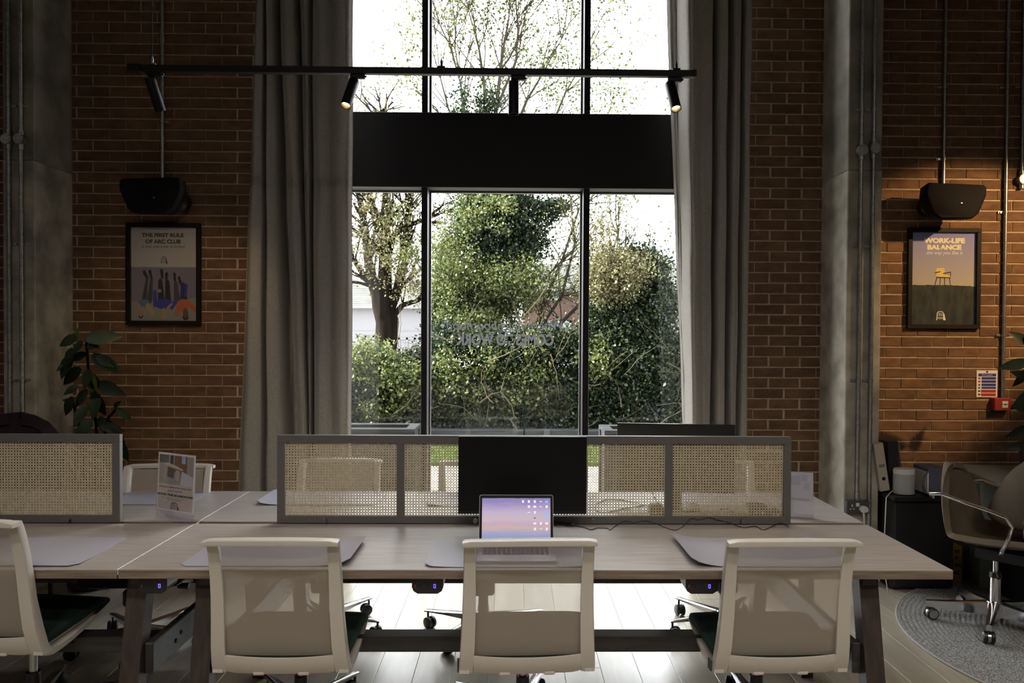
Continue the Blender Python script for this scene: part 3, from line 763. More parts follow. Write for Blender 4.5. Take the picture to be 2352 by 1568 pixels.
screen('taupe framed woven cane screen on the left bench desk, cut by the photo edge', -4.28, -1.842, (-3.66, -3.05, -2.462), [at(157, 1196, 3.69).x, -3.6])

# ------------------------------------------------------------------ monitors
def monitor(label, cx, Y, z0, z1, W, rz, back=False, group=None):
    t = thing('monitor', label, 'monitor', (cx, Y, ZD), rz, group='desk monitors')
    zc = (z0+z1)/2-ZD; h = (z1-z0)/2
    o = Vector((cx, Y, ZD))
    def L(mb, name, m, par=t):
        mb.v = [(p[0]+o.x, p[1]+o.y, p[2]+o.z) for p in mb.v]; return mb.build(name, m, par)
    L(MB().bev(-W/2, W/2, 0, .022, zc-h, zc+h, .002), 'housing', M_moni)
    L(MB().box(-W/2+.006, W/2-.006, -.001, .001, zc-h+.014, zc+h-.006), 'display', mat('dark display glass', (.004, .004, .004), .38, spec=.3))
    L(MB().bev(-.11, .11, .02, .05, zc-.10, zc+.08, .008), 'rear_hump', M_moni)
    L(MB().bev(-.03, .03, .045, .07, .008, zc+.04, .006), 'stand_neck', M_moni)
    L(MB().prism(rrect(-.12, -.01, .12, .17, .03), 0, .009, lambda u, v, d: (u, v, d+.001)), 'stand_base', M_moni)
    return t
pa = at(1053, 997, 3.60); pb = at(1346, 1172, 3.60)
monitor('black monitor in front of the long cane screen, behind the open laptop', (pa.x+pb.x)/2, 3.55, pb.z-.006, pa.z-.004, (pb.x-pa.x)*.99, 0)
pa = at(1424, 970, 4.12); pb = at(1688, 1137, 4.05)
monitor('black monitor seen from behind the long cane screen, showing above its right half', (pa.x+pb.x)/2, 4.13, pb.z+.005, (pa.z+at(1688, 979, 4.05).z)/2, .612, pi-radians(7))

# ------------------------------------------------------------------ desk mats
def deskmat(label, x0, x1, y0, y1, curl=(0, 0, 0, 0), grp='grey desk mats'):
    """curl: lift of the left, right, front, rear rim"""
    W = x1-x0; D = y1-y0; nx, ny = 26, 16; pts = []
    for i in range(ny+1):
        v = i/ny; row = []
        for j in range(nx+1):
            u = j/nx
            # rounded corners: pull the points in
            r = .03; x = x0+W*u; y = y0+D*v; ex = min(x-x0, x1-x); ey = min(y-y0, y1-y)
            z = ZD+.0015
            z += curl[0]*max(0, 1-u/.22)**2+curl[1]*max(0, (u-.78)/.22)**2+curl[2]*max(0, 1-v/.3)**2*(.5+.5*sin(u*pi))+curl[3]*max(0, (v-.7)/.3)**2
            if ex < r:
                dx = r-ex; yy = r-math.sqrt(max(r*r-dx*dx, 0)); s = (y-(y0+y1)/2)/(D/2); y = (y0+y1)/2+s*(D/2-yy)
            row.append((x, y, z))
        pts.append(row)
    m = MB().grid(pts, .0018)
    # denser columns near the rims come from the pull-in
    t = m.build('desk_mat', M_mat, None, ang=60)
    return tag(t, label, 'desk mat', grp)
deskmat('grey desk mat on the left bench desk, in front of the partly seen chair', -2.36, -1.665, 3.00, 3.43, (0, 0, .004, 0))
deskmat('grey desk mat behind the white chair left of the laptop, its right rim curling up', -1.275, -.625, 3.005, 3.40, (0, .022, 0, 0))
deskmat('grey desk mat under the laptop', -.335, .315, 2.995, 3.40, (.006, .010, 0, 0))
deskmat('grey desk mat behind the rightmost white chair, its left rim curling up', .700, 1.330, 3.005, 3.44, (.028, .006, 0, 0))
deskmat('grey desk mat on the far side, beside the small upright sign', -2.32, -1.69, 4.09, 4.44, (0, 0, 0, 0))
deskmat('grey desk mat on the far side, seen left of the long cane screen', -1.335, -.70, 4.09, 4.44, (.016, 0, 0, 0))
deskmat('grey desk mat on the far side behind the big black monitor', -.45, .19, 4.07, 4.43, (.012, 0, 0, 0))
deskmat('grey desk mat on the far side at the right end of the desk', .85, 1.48, 4.10, 4.44, (0, 0, 0, 0))

# ------------------------------------------------------------------ laptop
lc = at(1186, 1290, 3.06).x; z0 = ZD+.0075
t = thing('laptop', 'open laptop with a sunset on its screen, on the middle desk mat', 'laptop', (lc, 3.15, ZD))
W = .312
MB().prism(rrect(lc-W/2, 3.035, lc+W/2, 3.255, .010), 0, .011, lambda u, v, d: (u, v, z0+d-.004)).build('base', M_lapt, t)
keys = MB(); kz = z0+.007
for r in range(6):
    yy = 3.125+r*.0185; n = 14; x = lc-.135
    for k in range(n):
        kw = .0165 if not (r == 0 and 3 < k < 9) else .0193
        keys.box(x, x+kw, yy, yy+.0155, kz, kz+.0012); x += .0193
kb = keys.build('keyboard', M_bplas, t, smooth=False, kind='stuff')
MB().box(lc-.06, lc+.06, 3.042, 3.112, kz, kz+.0006).build('trackpad', mat('laptop trackpad', (.36, .36, .38), .35, .4), t)
tilt = radians(14); hy, hz = 3.257, z0+.004; hh = .212
def S(u, v, d): return (lc+u, hy+v*sin(tilt)+d*cos(tilt), hz+v*cos(tilt)-d*sin(tilt))
MB().prism(rrect(-W/2, 0, W/2, hh, .009), 0, .005, S).build('lid', M_lapt, t)
MB().prism(rrect(-W/2+.002, .002, W/2-.002, hh-.002, .008), -.0008, .0004, S).build('bezel', M_black, t)
m = bpy.data.materials.new('laptop display picture'); m.use_nodes = True; n = m.node_tree.nodes; l = m.node_tree.links
tcn = n.new('ShaderNodeTexCoord'); sp = n.new('ShaderNodeSeparateXYZ'); rp = n.new('ShaderNodeValToRGB'); b = n['Principled BSDF']
nzz = n.new('ShaderNodeTexNoise'); mpp = n.new('ShaderNodeMapping'); mpp.inputs['Scale'].default_value = (1.2, 1, 14); nzz.inputs['Scale'].default_value = 3; l.new(tcn.outputs['Generated'], mpp.inputs[0]); l.new(mpp.outputs[0], nzz.inputs['Vector'])
ma = n.new('ShaderNodeMath'); ma.operation = 'MULTIPLY_ADD'; ma.inputs[1].default_value = .14; l.new(nzz.outputs['Fac'], ma.inputs[0]); l.new(tcn.outputs['Generated'], sp.inputs[0]); l.new(sp.outputs['Z'], ma.inputs[2])
l.new(ma.outputs[0], rp.inputs[0])
el = rp.color_ramp.elements; el[0].position = 0; el[0].color = (.22, .25, .42, 1); el[1].position = 1.0; el[1].color = (.24, .20, .42, 1)
for p_, c_ in ((.25, (.26, .29, .47)), (.34, (.38, .33, .42)), (.42, (.52, .36, .34)), (.50, (.46, .33, .44)), (.58, (.50, .40, .44)), (.75, (.46, .37, .50))):
    e = el.new(p_); e.color = (*c_, 1)
b.inputs['Base Color'].default_value = (0, 0, 0, 1); l.new(rp.outputs[0], b.inputs['Emission Color']); b.inputs['Emission Strength'].default_value = 1.2; b.inputs['Roughness'].default_value = .25
dsp = MB().prism([(-W/2+.012, .012), (W/2-.012, .012), (W/2-.012, hh-.014), (-W/2+.012, hh-.014)], -.0014, -.0009, S).build('display', m, t, smooth=False)
M_icon = mat('display icon pale', (.62, .58, .66), .5, emit=1.0); M_icb = mat('display icon blue', (.16, .36, .72), .5, emit=1.0); M_icd = mat('display icon dark', (.08, .07, .10), .5, emit=.3)
gi = MB(); gb = MB(); gd = MB()
def ic(g, u, v, w_, h_): g.prism([(u-w_/2, v-h_/2), (u+w_/2, v-h_/2), (u+w_/2, v+h_/2), (u-w_/2, v+h_/2)], -.0017, -.0014, S)
cols = [.028, .053, .078, .103, .128]; rows = [.184, .163, .139, .116, .094, .071, ]
for r, c, k in ((0, 0, 'i'), (0, 1, 'i'), (0, 2, 'i'), (0, 3, 'n'), (0, 4, 'b'), (1, 1, 'i'), (1, 2, 'w'), (1, 3, 'n'), (1, 4, 'i'), (2, 1, 'n'), (2, 2, 'i'), (2, 4, 'b'), (3, 2, 'd'), (3, 4, 'b'), (4, 2, 'w'), (4, 3, 'i'), (4, 4, 'w'), (5, 2, 'i'), (5, 3, 'n'), (5, 4, 'i')):
    if k == 'i': ic(gi, cols[c], rows[r], .009, .011); ic(gd, cols[c]-.003, rows[r], .001, .011)
    if k == 'w': ic(gi, cols[c], rows[r], .012, .008)
    if k == 'n': ic(gi, cols[c], rows[r], .011, .003)
    if k == 'b': ic(gb, cols[c], rows[r], .012, .009)
    if k == 'd': ic(gd, cols[c], rows[r], .010, .003)
for k in range(16): ic(gd, -.140+k*.0075+(.07 if k > 8 else 0)+(.03 if k > 11 else 0), .1965, .004, .0016)
gi.build('icon', M_icon, dsp, smooth=False, kind='stuff'); gb.build('folder_icon', M_icb, dsp, smooth=False, kind='stuff'); gd.build('menu_mark', M_icd, dsp, smooth=False, kind='stuff')

# ------------------------------------------------------------------ power units under the front edge
M_led = mat('violet usb light', (.10, .08, .9), .5, emit=3.0); M_rsw = mat('dim red switch', (.30, .04, .02), .5)
def power_unit(label, px0, px1, Y=3.00):
    a = at(px0, 1335, Y); b = at(px1, 1368, Y); x0, x1 = a.x, b.x; zt = ZD-TH-.001; zb = zt-.066
    t = thing('desk_power_unit', label, 'power socket', ((x0+x1)/2, Y+.04, zt), group='power units under the front desk edge')
    poly = [(x0, zt), (x0, zb+.025), (x0+.006, zb+.010), (x0+.022, zb), (x1-.022, zb), (x1-.006, zb+.010), (x1, zb+.025), (x1, zt)]
    MB().prism(poly, 0, .10, lambda u, v, d: (u, Y+d, v)).build('housing', M_bplas, t, ang=20)
    w = x1-x0; zc = zb+.030
    MB().box(x0+w*.09, x0+w*.13, Y-.001, Y+.001, zc-.006, zc+.005).build('switch', M_rsw, t)
    g = MB()
    for q in (-.010, .012): g.cyl((x0+w*.19, Y-.001, zc+q), (x0+w*.19, Y+.001, zc+q), .0025, n=8)
    g.box(x0+w*.36, x0+w*.40, Y-.001, Y+.001, zc-.004, zc+.004); g.box(x0+w*.62, x0+w*.66, Y-.001, Y+.001, zc-.006, zc+.006)
    g.build('socket_holes', mat('dark grey plastic', (.035, .035, .038), .5), t)
    u = MB(); x = x0+w*.70
    u.box(x-.0010, x+.0008, Y-.0012, Y+.001, zc-.008, zc+.007); u.box(x, x+.0065, Y-.0012, Y+.001, zc+.005, zc+.007); u.box(x, x+.0065, Y-.0012, Y+.001, zc-.008, zc-.006); u.box(x+.0055, x+.0075, Y-.0012, Y+.001, zc-.008, zc+.007)
    u.build('usb_port', M_led, t)
    return t
power_unit('black power unit under the desk beside the left trestle leg', 318, 384)
power_unit('black power unit under the desk left of the middle chair', 946, 1018)
power_unit('black power unit under the desk left of the rightmost chair', 1575, 1650)

# ------------------------------------------------------------------ sign holders
def sign(label, pbl, pbr, H, Y, front):
    """upright acrylic holder; pbl, pbr: world points of the foot corners"""
    d = (pbr-pbl); W = d.length; d.normalize(); nrm = Vector((d.y, -d.x, 0))  # towards the viewer
    if not front: pass
    t = thing('sign_holder', label, 'sign holder', ((pbl.x+pbr.x)/2, (pbl.y+pbr.y)/2, ZD), group='acrylic sign holders')
    lean = .05
    def Q(u, v, dd): 
        p = pbl+d*(u*W)+Vector((0, 0, 1))*(v*H)-nrm*(lean*v*H)+nrm*dd; return (p.x, p.y, ZD+.002+v*H)
    ac = M_acryl
    MB().prism([(0, 0), (1, 0), (1, 1), (0, 1)], 0, .002, Q).build('front_plate', ac, t, smooth=False)
    MB().prism([(0, .02), (1, .02), (1, 1), (0, 1)], -.005, -.003, Q).build('rear_plate', ac, t, smooth=False)
    sg = 1 if front else -1
    p0, p1 = pbl, pbr
    if front:
        foot = [p0+nrm*.012, p1+nrm*.012, p1-nrm*.07, p0-nrm*.07]
    else:
        foot = [p0+nrm*.05, p1+nrm*.05, p1-nrm*.01, p0-nrm*.01]
    MB().add([(q.x, q.y, ZD+.0005) for q in foot]+[(q.x, q.y, ZD+.0025) for q in foot], [(0, 1, 2, 3), (4, 5, 6, 7), (0, 1, 5, 4), (1, 2, 6, 5), (2, 3, 7, 6), (3, 0, 4, 7)]).build('foot', ac, t, smooth=False)
    return t, Q, W
a = atz(357, 1190, ZD); b = atz(444, 1205, ZD)
t, Q, W = sign('clear acrylic sign reading book the boardroom, standing at the joint of the two desks', a, b, .322, 3.7, True)
b0 = .14
M_pk = mat('print pink cream', (.50, .43, .40), .7)
MB().prism([(.02, b0), (.98, b0), (.98, .985), (.02, .985)], -.0027, -.0005, Q).build('card', M_paper, t, smooth=False)
MB().prism([(.05, b0+.02), (.95, b0+.02), (.95, .53), (.05, .53)], .0000-.0004, -.0002, Q).build('printed_panel', M_pk, t, smooth=False)
arts = [('print grey floor', (.30, .28, .27), [(.05, .53), (.95, .53), (.95, .96), (.05, .96)]), ('print dark cabinet', (.05, .055, .07), [(.05, .84), (.30, .84), (.30, .96), (.05, .96)]), ('print brick brown', (.20, .11, .06), [(.45, .72), (.80, .66), (.80, .96), (.45, .96)]),
 ('print navy drape', (.04, .04, .09), [(.34, .80), (.42, .80), (.42, .96), (.34, .96)]), ('print window blue', (.30, .36, .60), [(.64, .85), (.74, .85), (.74, .96), (.64, .96)]), ('print grey wall', (.26, .24, .22), [(.78, .68), (.92, .62), (.92, .96), (.78, .96)]),
 ('print pale rug', (.42, .42, .47), [(.62, .53), (.95, .53), (.95, .66), (.65, .74)]), ('print cream table', (.44, .38, .30), [(.17, .835), (.24, .80), (.66, .745), (.70, .76), (.50, .81), (.28, .85)]),
 ('print brown shade', (.10, .08, .06), [(.27, .64), (.44, .62), (.46, .76), (.28, .79)]), ('print cream chair', (.36, .32, .26), [(.50, .60), (.60, .59), (.61, .74), (.49, .75)]), ('print cream chair', (.36, .32, .26), [(.19, .62), (.23, .62), (.25, .78), (.22, .80)])]
for i, (nm, c_, poly) in enumerate(arts):
    MB().prism(poly, -.0004+.0001*i, -.0003+.0001*i, Q).build('printed_photo', mat(nm, c_, .7), t, smooth=False)
ang = math.atan2((b-a).y, (b-a).x)
def sgn_text(s, u, v, wd, ht, m, **k):
    q = Vector(Q(u, v, .0016)); o = text(s, t, q, wd*W, ht*.322, m, (pi/2+.05, 0, ang), **k); return o
sgn_text('Need a space for you and', .50, .488, .84, .034, M_ink, shear=.3)
sgn_text('your team?', .50, .437, .38, .034, M_ink, shear=.3)
M_ink2 = mat('print deep green', (.01, .045, .035), .7)
sgn_text('BOOK THE BOARDOOM', .50, .375, .92, .032, M_ink2, bold=.04)
sgn_text('Please speak to a member of the team', .50, .328, .70, .012, M_ink)
sgn_text('for more information', .50, .306, .35, .012, M_ink)

g = MB()
for i_, (pp) in enumerate([((.40, .165), (.405, .235), (.425, .258), (.455, .268), (.52, .268), (.55, .258), (.57, .235), (.58, .165))]):
    for k in range(len(pp)-1):
        u0, v0 = pp[k]; u1, v1 = pp[k+1]; g.prism(capsule(u0, v0, .005, u1, v1, .005, 2), .0005, .0010, Q)
g.prism([(.575, .235), (.60, .20), (.615, .165), (.585, .165)], .0005, .001, Q)
for v in (.200, .182): g.prism([(.42, v), (.56, v), (.56, v+.005), (.42, v+.005)], .0005, .001, Q)
g.build('logo_outline', M_ink, t, smooth=False)
sgn_text('ARC', .485, .246, .09, .014, M_ink, bold=.03); sgn_text('CLUB', .485, .226, .11, .014, M_ink, bold=.03)
# right hand sign seen from behind
a = atz(1800, 1186, ZD); b = atz(1869, 1189, ZD); a.y = b.y+.05; a = Vector((b.x-.150, b.y+.035, ZD))
t, Q, W = sign('acrylic sign seen from behind, at the right end of the long cane screen', a, b, .222, 3.8, False)
MB().prism([(.02, .06), (.985, .06), (.985, .985), (.02, .985)], -.0027, -.0005, Q).build('card', mat('paper reverse', (.58, .57, .66), .7), t, smooth=False)
M_ghost = mat('faint show-through print', (.42, .41, .50), .7)
for q_ in ([(.30, .72), (.60, .70), (.60, .92), (.30, .90)], [(.62, .80), (.80, .78), (.80, .93), (.62, .94)], [(.70, .60), (.86, .60), (.86, .76), (.70, .76)]):
    MB().prism(q_, -.0004, .0002, Q).build('show_through', M_ghost, t, smooth=False)
ang = math.atan2((b-a).y, (b-a).x)
text('BOOK THE BOARDOOM', t, Vector(Q(.48, .40, .0032)), W*.72, .010, M_ghost, (pi/2-.05, 0, ang+pi), bold=.02).location.y -= .002

# ------------------------------------------------------------------ cables and small power boxes
def cable(label, pts, r=.0022, m=None, name='cable', group=None):
    # Catmull-Rom through the points
    P_ = [Vector(p) for p in pts]; out = []
    for i in range(len(P_)-1):
        p0, p1, p2, p3 = P_[max(i-1, 0)], P_[i], P_[i+1], P_[min(i+2, len(P_)-1)]
        for k in range(6):
            s = k/6; out.append(.5*((2*p1)+(p2-p0)*s+(2*p0-5*p1+4*p2-p3)*s*s+(3*p1-p0-3*p2+p3)*s**3))
    out.append(P_[-1])
    o = MB().tube(out, r, 6).build(name, m or M_bplas, None); return tag(o, label, 'cable', group)
zc = ZD+.0024
cp = [(1268, 1196), (1290, 1200), (1325, 1204), (1345, 1212), (1358, 1216), (1372, 1212), (1396, 1213), (1401, 1217), (1414, 1206), (1434, 1196), (1458, 1199), (1478, 1195), (1505, 1201), (1523, 1209), (1550, 1217), (1570, 1204), (1587, 1190), (1605, 1193), (1628, 1187), (1648, 1194), (1672, 1199), (1706, 1211), (1735, 1208), (1755, 1216), (1792, 1201), (1812, 1210)]
pts = []
for x, y in cp:
    p = atz(x, max(y, 1207.5), zc)
    if y < 1207.5:
        pp = at(x, y, 3.692); p = pp if pp.z > zc else p
    pts.append(p)
cable('long thin black cable wandering along the foot of the cane screen', pts, .0019)
cable('short black cable beside the right edge of the laptop screen', [atz(1272, 1206, zc), atz(1285, 1204, zc), atz(1305, 1207.5, zc), atz(1318, 1207.5, zc)], .0030)
p = atz(1308, 1208, zc)
g = MB().bev(p.x-.012, p.x+.012, 3.665, 3.675, ZD+.001, ZD+.010, .002)
t = thing('cable_plug', 'small cable plug with a metal tip lying right of the laptop', 'plug', (p.x, 3.67, ZD))
g.build('grip', M_bplas, t); MB().bev(p.x+.012, p.x+.024, 3.666, 3.674, ZD+.002, ZD+.008, .0005).build('metal_tip', M_alud, t)
g = at(1495, 1165, 4.0)
def unit(label, x0, x1, y, z1, d=.07):
    t = thing('power_box', label, 'power socket', ((x0+x1)/2, y+d/2, ZD), group='black power boxes behind the cane screen')
    MB().bev(x0, x1, y, y+d, ZD+.001, z1, .008).build('housing', M_bplas, t)
    s = MB()
    for k in range(2):
        xx = x0+(x1-x0)*(.3+.35*k); s.box(xx, xx+.012, y-.001, y+.001, ZD+.02, ZD+.028)
    s.build('outlet', M_wplas, t)
unit('black power box behind the cane screen, left of the rear monitor stand', at(1494, 1170, 3.83).x, at(1526, 1170, 3.83).x, 3.83, ZD+.058)
unit('taller black power box behind the right end of the cane screen', at(1723, 1170, 3.84).x, at(1763, 1170, 3.84).x, 3.84, ZD+.062)
unit('lower black power box at the far right behind the cane screen', at(1765, 1170, 3.80).x, at(1797, 1170, 3.80).x, 3.80, ZD+.040)
cable('looping black cable behind the cane screen, beside the big monitor', [at(1500, 1165, 3.86)+Vector((0, 0, 0)), atz(1450, 1152, ZD+.004), atz(1400, 1147, ZD+.004), atz(1372, 1156, ZD+.004), atz(1368, 1172, ZD+.004), atz(1395, 1176, ZD+.004), atz(1440, 1166, ZD+.004), atz(1490, 1160, ZD+.004)], .0028, group=None)
cable('black cable hanging from the rear monitor to the desk', [at(1492, 1105, 4.05), at(1500, 1135, 4.03), at(1508, 1150, 3.95), (at(1512, 1160, 3.9).x, 3.9, ZD+.05)], .0026)
cable('thin black cable behind the cane screen near its right end', [atz(1640, 1186, ZD+.004), atz(1650, 1172, ZD+.02), atz(1670, 1168, ZD+.03), atz(1690, 1178, ZD+.01), atz(1722, 1180, ZD+.006)], .0024)

# ================================================================== TASK CHAIRS
def task_chair():
    t = thing('task_chair', 'x', 'office chair', (0, 0, 0), group='white mesh back task chairs')
    PR = [(.338, -.160), (.375, -.180), (.45, -.200), (.56, -.214), (.65, -.225), (.74, -.241), (.81, -.259), (.85, -.273), (.872, -.284)]
    def yz(z):
        for (a, b), (c, d) in zip(PR, PR[1:]):
            if a <= z <= c: return b+(d-b)*(z-a)/(c-a)
        return PR[-1][1] if z > .8 else PR[0][1]
    fr = None
    g = MB()
    for s in (-1, 1):
        rings = []
        for z, y in PR:
            xo = .238+.020*(1-(z-.338)/.534)-.005*math.sin((z-.338)/.534*pi); xi = xo-(.038+.013*min(1, (.872-z)/.40)); dep = .034 if z > .45 else .045
            r = [(s*xi, y, z), (s*xo, y, z), (s*(xo+.003), y+.006, z), (s*(xo+.001), y+dep, z), (s*(xi+.012), y+dep, z), (s*xi, y+.012, z)]
            rings.append(r if s > 0 else r[::-1])
        MB().loft(rings).build('upright', M_white, t, ang=40)
    # top rail with its lip towards the back
    rings = []
    for k in range(17):
        u = -1+k/8; x = u*.246; e = abs(u)**3
        yb = -.318+.010*e+.008*(1-u*u)*0; zt = .881-.004*e; dr = .006*max(0, abs(u)-.92)/.08
        rings.append([(x, yb+.002, zt-.021), (x, yb, zt-.017), (x, yb, zt-.002-dr), (x, yb+.003, zt-dr), (x, -.274, zt+.001-dr), (x, -.266, zt-.006), (x, -.268, zt-.020), (x, -.296, zt-.021)])
    g = MB().loft(rings); g.build('top_rail', M_white, t, ang=50)
    # lower panel
    pts = []
    for i in range(5):
        v = i/4; row = []
        for k in range(15):
            u = -1+k/7; zb = .338+.010*u*u; zt_ = .402+.012*u*u; z = zb+(zt_-zb)*v
            row.append((u*.204, -.158-.026*v+.004-.006*sin(v*pi), z))
        pts.append(row)
    MB().grid(pts, .010).build('lower_panel', M_white, t)
    for s in (-1, 1): MB().bev(s*.085-.022, s*.085+.022, -.168, -.140, .327, .345, .005).build('panel_clip', M_white, t)
    # mesh
    pts = []
    for i in range(18):
        z = .400+(.858-.400)*i/17; row = []
        for k in range(13):
            u = -1+k/6; row.append((u*(.196+.012*(1-i/17)), yz(z)+.016+.014*(1-u*u), z+.010*u*u*(1-i/17)))
        pts.append(row)
    MB().grid(pts).build('mesh_back', M_mesh, t)
    # side rails under the seat
    for s in (-1, 1):
        rings = []
        for y, z, h in ((-.168, .362, .046), (-.140, .346, .036), (-.11, .336, .028), (-.07, .334, .022), (0, .342, .02), (.10, .362, .018), (.19, .386, .014), (.240, .400, .010)):
            rings.append([(s*.220, y, z-h/2), (s*.257, y, z-h/2), (s*.259, y, z+h/2), (s*.220, y, z+h/2)][::s])
        MB().loft(rings).build('side_rail', M_white, t, ang=40)
    # seat shell and cushion
    def seat(z0, z1, x, ya, yb, rr, drop):
        rings = []
        for k in range(12):
            v = k/11; y = ya+(yb-ya)*v; e = max(0, 1-min(v, 1-v)/.10); f_ = math.sqrt(max(0, 1-e*e*.8)); xx = x*(.90+.10*f_)-.02*(1-v); dz = drop*max(0, (v-.72)/.28)**2
            hz_ = (z1-z0)/2*(.55+.45*f_); zm = (z0+z1)/2-dz-.050*(1-v)
            ring = []
            for j in range(20):
                a_ = 2*pi*j/20; ca, sa = cos(a_), sin(a_)
                ring.append((xx*math.copysign(abs(ca)**.35, ca), y, zm+hz_*math.copysign(abs(sa)**.6, sa)+.008*abs(ca)**4))
            rings.append(ring)
        return MB().loft(rings)
    seat(.378, .402, .245, -.155, .240, 0, .012).build('seat_shell', M_shell, t, ang=60)
    seat(.392, .450, .262, -.160, .262, 0, .022).build('seat_cushion', M_green, t, ang=70)
    MB().bev(-.266, -.260, -.145, -.105, .335, .375, .001).build('fabric_tag', mat('charcoal tag', (.05, .05, .055), .8), t)
    g = MB().bev(-.055, .055, -.075, .12, .262, .350, .012)
    mc = g.build('mechanism', M_bplas, t)
    g = MB().tube([(.05, .02, .32), (.16, .03, .315), (.205, .03, .31)], [.006, .006, .008], 8); g.bev(.19, .24, .015, .045, .303, .317, .004); g.build('tilt_lever', M_bplas, t)
    g = MB().tube([(-.05, .02, .32), (-.17, .03, .315)], .006, 8); g.cyl((-.16, .03, .315), (-.215, .03, .312), .016, .018, 12); g.build('tension_knob', M_bplas, t)
    MB().cyl((0, .03, .12), (0, .03, .27), .0165, n=20).build('gas_lift', M_alud, t)
    MB().cyl((0, .03, .085), (0, .03, .205), .030, .027, 20).build('lift_sleeve', M_bplas, t)
    bs = MB(); bs.lathe([(.02, .062), (.045, .066), (.048, .10), (.040, .118), (.02, .120)], (0, 0, 0), 20)
    for k in range(5):
        a_ = 2*pi*k/5+.3; d = Vector((cos(a_), sin(a_), 0)); n_ = Vector((-d.y, d.x, 0)); c0 = Vector((0, 0, 0))
        rings = []
        for r, wd, zb_, zt_ in ((.03, .030, .068, .112), (.12, .026, .078, .106), (.22, .021, .086, .101), (.32, .018, .090, .099), (.342, .014, .088, .096)):
            c = c0+d*r
            rings.append([c-n_*wd+Vector((0, 0, zb_)), c+n_*wd+Vector((0, 0, zb_)), c+n_*wd*.9+Vector((0, 0, zt_-.003)), c+n_*wd*.5+Vector((0, 0, zt_)), c-n_*wd*.5+Vector((0, 0, zt_)), c-n_*wd*.9+Vector((0, 0, zt_-.003))])
        bs.loft(rings)
    base = bs.build('star_base', M_alu, t, ang=40)
    for k in range(5):
        a_ = 2*pi*k/5+.3; d = Vector((cos(a_), sin(a_), 0)); c = d*.325
        q = a_+1.1; w_ = Vector((cos(q), sin(q), 0)); o_ = Vector((-w_.y, w_.x, 0))*.016
        cs = MB(); cs.cyl(c+Vector((0, 0, .050)), c+Vector((0, 0, .094)), .006, n=8)
        for s in (-1, 1):
            cc = c+o_+Vector((0, 0, .031)); cs.tube([cc+w_*s*.007, cc+w_*s*.010, cc+w_*s*.022, cc+w_*s*.026], [.026, .031, .031, .024], 18)
        cs.cyl(c+o_+w_*.008+Vector((0, 0, .031)), c+o_-w_*.008+Vector((0, 0, .031)), .022, n=14)
        cs.build('castor', M_rubber, base)
    return t
proto = task_chair()
FW = .09
def put(x, y, rz, br, label, low=0):
    o = place(proto, (x, y, 0), rz, label)
    for ch in o.children:
        ch.location.z = 0
        if ch.name.split('.')[0] in ('star_base', 'lift_sleeve', 'gas_lift', 'mechanism'): ch.location.y = FW
        if ch.name.startswith('star_base'): ch.rotation_euler = (0, 0, br); ch.location.y = FW+.03
        if low < 0 and ch.name.split('.')[0] not in ('star_base', 'lift_sleeve'): ch.location.z = -low
        elif low > 0 and ch.name.split('.')[0] in ('seat_cushion', 'seat_shell', 'mechanism', 'side_rail', 'tilt_lever', 'tension_knob'): ch.location.z = -low
    return o
put(-2.012, 3.17, radians(-6), .31, 'white mesh back task chair at the left edge of the photo, seen from its side', -.06)
put(-.872, 3.13, radians(0), .73, 'white mesh back task chair in front, between the two trestle legs and the laptop')
put(.055, 3.13, radians(2.5), .97, 'white mesh back task chair in front of the open laptop')
put(1.030, 3.13, radians(1), .015, 'white mesh back task chair in front at the right end of the desk')
put(at(384, 1070, 4.45).x+.02, 4.19, pi+radians(3), .2, 'white task chair on the far side, behind the small upright sign', .03)
put(at(781, 1060, 4.66).x, 4.40, pi, .0, 'white task chair on the far side behind the left half of the cane screen', .03)
put(at(1112, 1060, 4.62).x, 4.36, pi+radians(6), .55, 'white task chair on the far side behind the big black monitor', .03)
put(at(1630, 1060, 4.66).x, 4.40, pi-radians(4), .1, 'white task chair on the far side behind the rear monitor', .03)
# ================================================================== RIGHT CORNER
# round braided rug
RC = (3.33, 4.03); RR = 1.185
prof = [(.002, .0)]
n_r = 46
for k in range(n_r):
    r0 = RR*k/n_r; dr = RR/n_r
    prof += [(max(r0+dr*.12, .004), .008), (r0+dr*.5, .013), (r0+dr*.88, .008)]
prof += [(RR, .006), (RR, .0005), (RR-.05, .0003)]
rug = MB().lathe(prof[1:], (RC[0], RC[1], 0), 120).build('round_rug', M_rug, None, ang=80)
tag(rug, 'round grey braided wool rug on the floor at the right', 'rug')
MB().tube([(RC[0]+(RR+.002)*cos(2*pi*k/120), RC[1]+(RR+.002)*sin(2*pi*k/120), .007) for k in range(121)], .006, 6).build('rug_binding', mat('pale wool binding', (.38, .37, .35), .95), rug)

# black cabinet with things on it
CX0, CX1, CY0, CY1, CZ = 2.445, 2.83, 4.95, 5.50, .604
t = thing('cabinet', 'low black cabinet right of the concrete column, with a white smart speaker on top', 'cabinet', ((CX0+CX1)/2, 5.2, 0))
M_cab = mat('satin black cabinet', (.009, .009, .011), .35)
MB().bev(CX0, CX1, CY0+.02, CY1, .01, CZ-.03, .004).build('body', M_cab, t)
MB().bev(CX0-.004, CX1+.004, CY0-.004, CY1, CZ-.03, CZ, .004).build('top', M_cab, t)
MB().bev(CX0+.004, CX1-.004, CY0, CY0+.018, .03, CZ-.038, .003).build('door', M_cab, t)
MB().bev(CX1-.05, CX1-.035, CY0-.015, CY0, .36, .50, .002).build('handle', M_cab, t)
c = at(2076, 1100, 5.05)
t = thing('smart_speaker', 'white oval smart speaker on the black cabinet', 'speaker', (c.x, 5.05, CZ))
def oval(rx, ry, z): return [(c.x+rx*cos(2*pi*k/32), 5.05+ry*sin(2*pi*k/32), z) for k in range(32)]
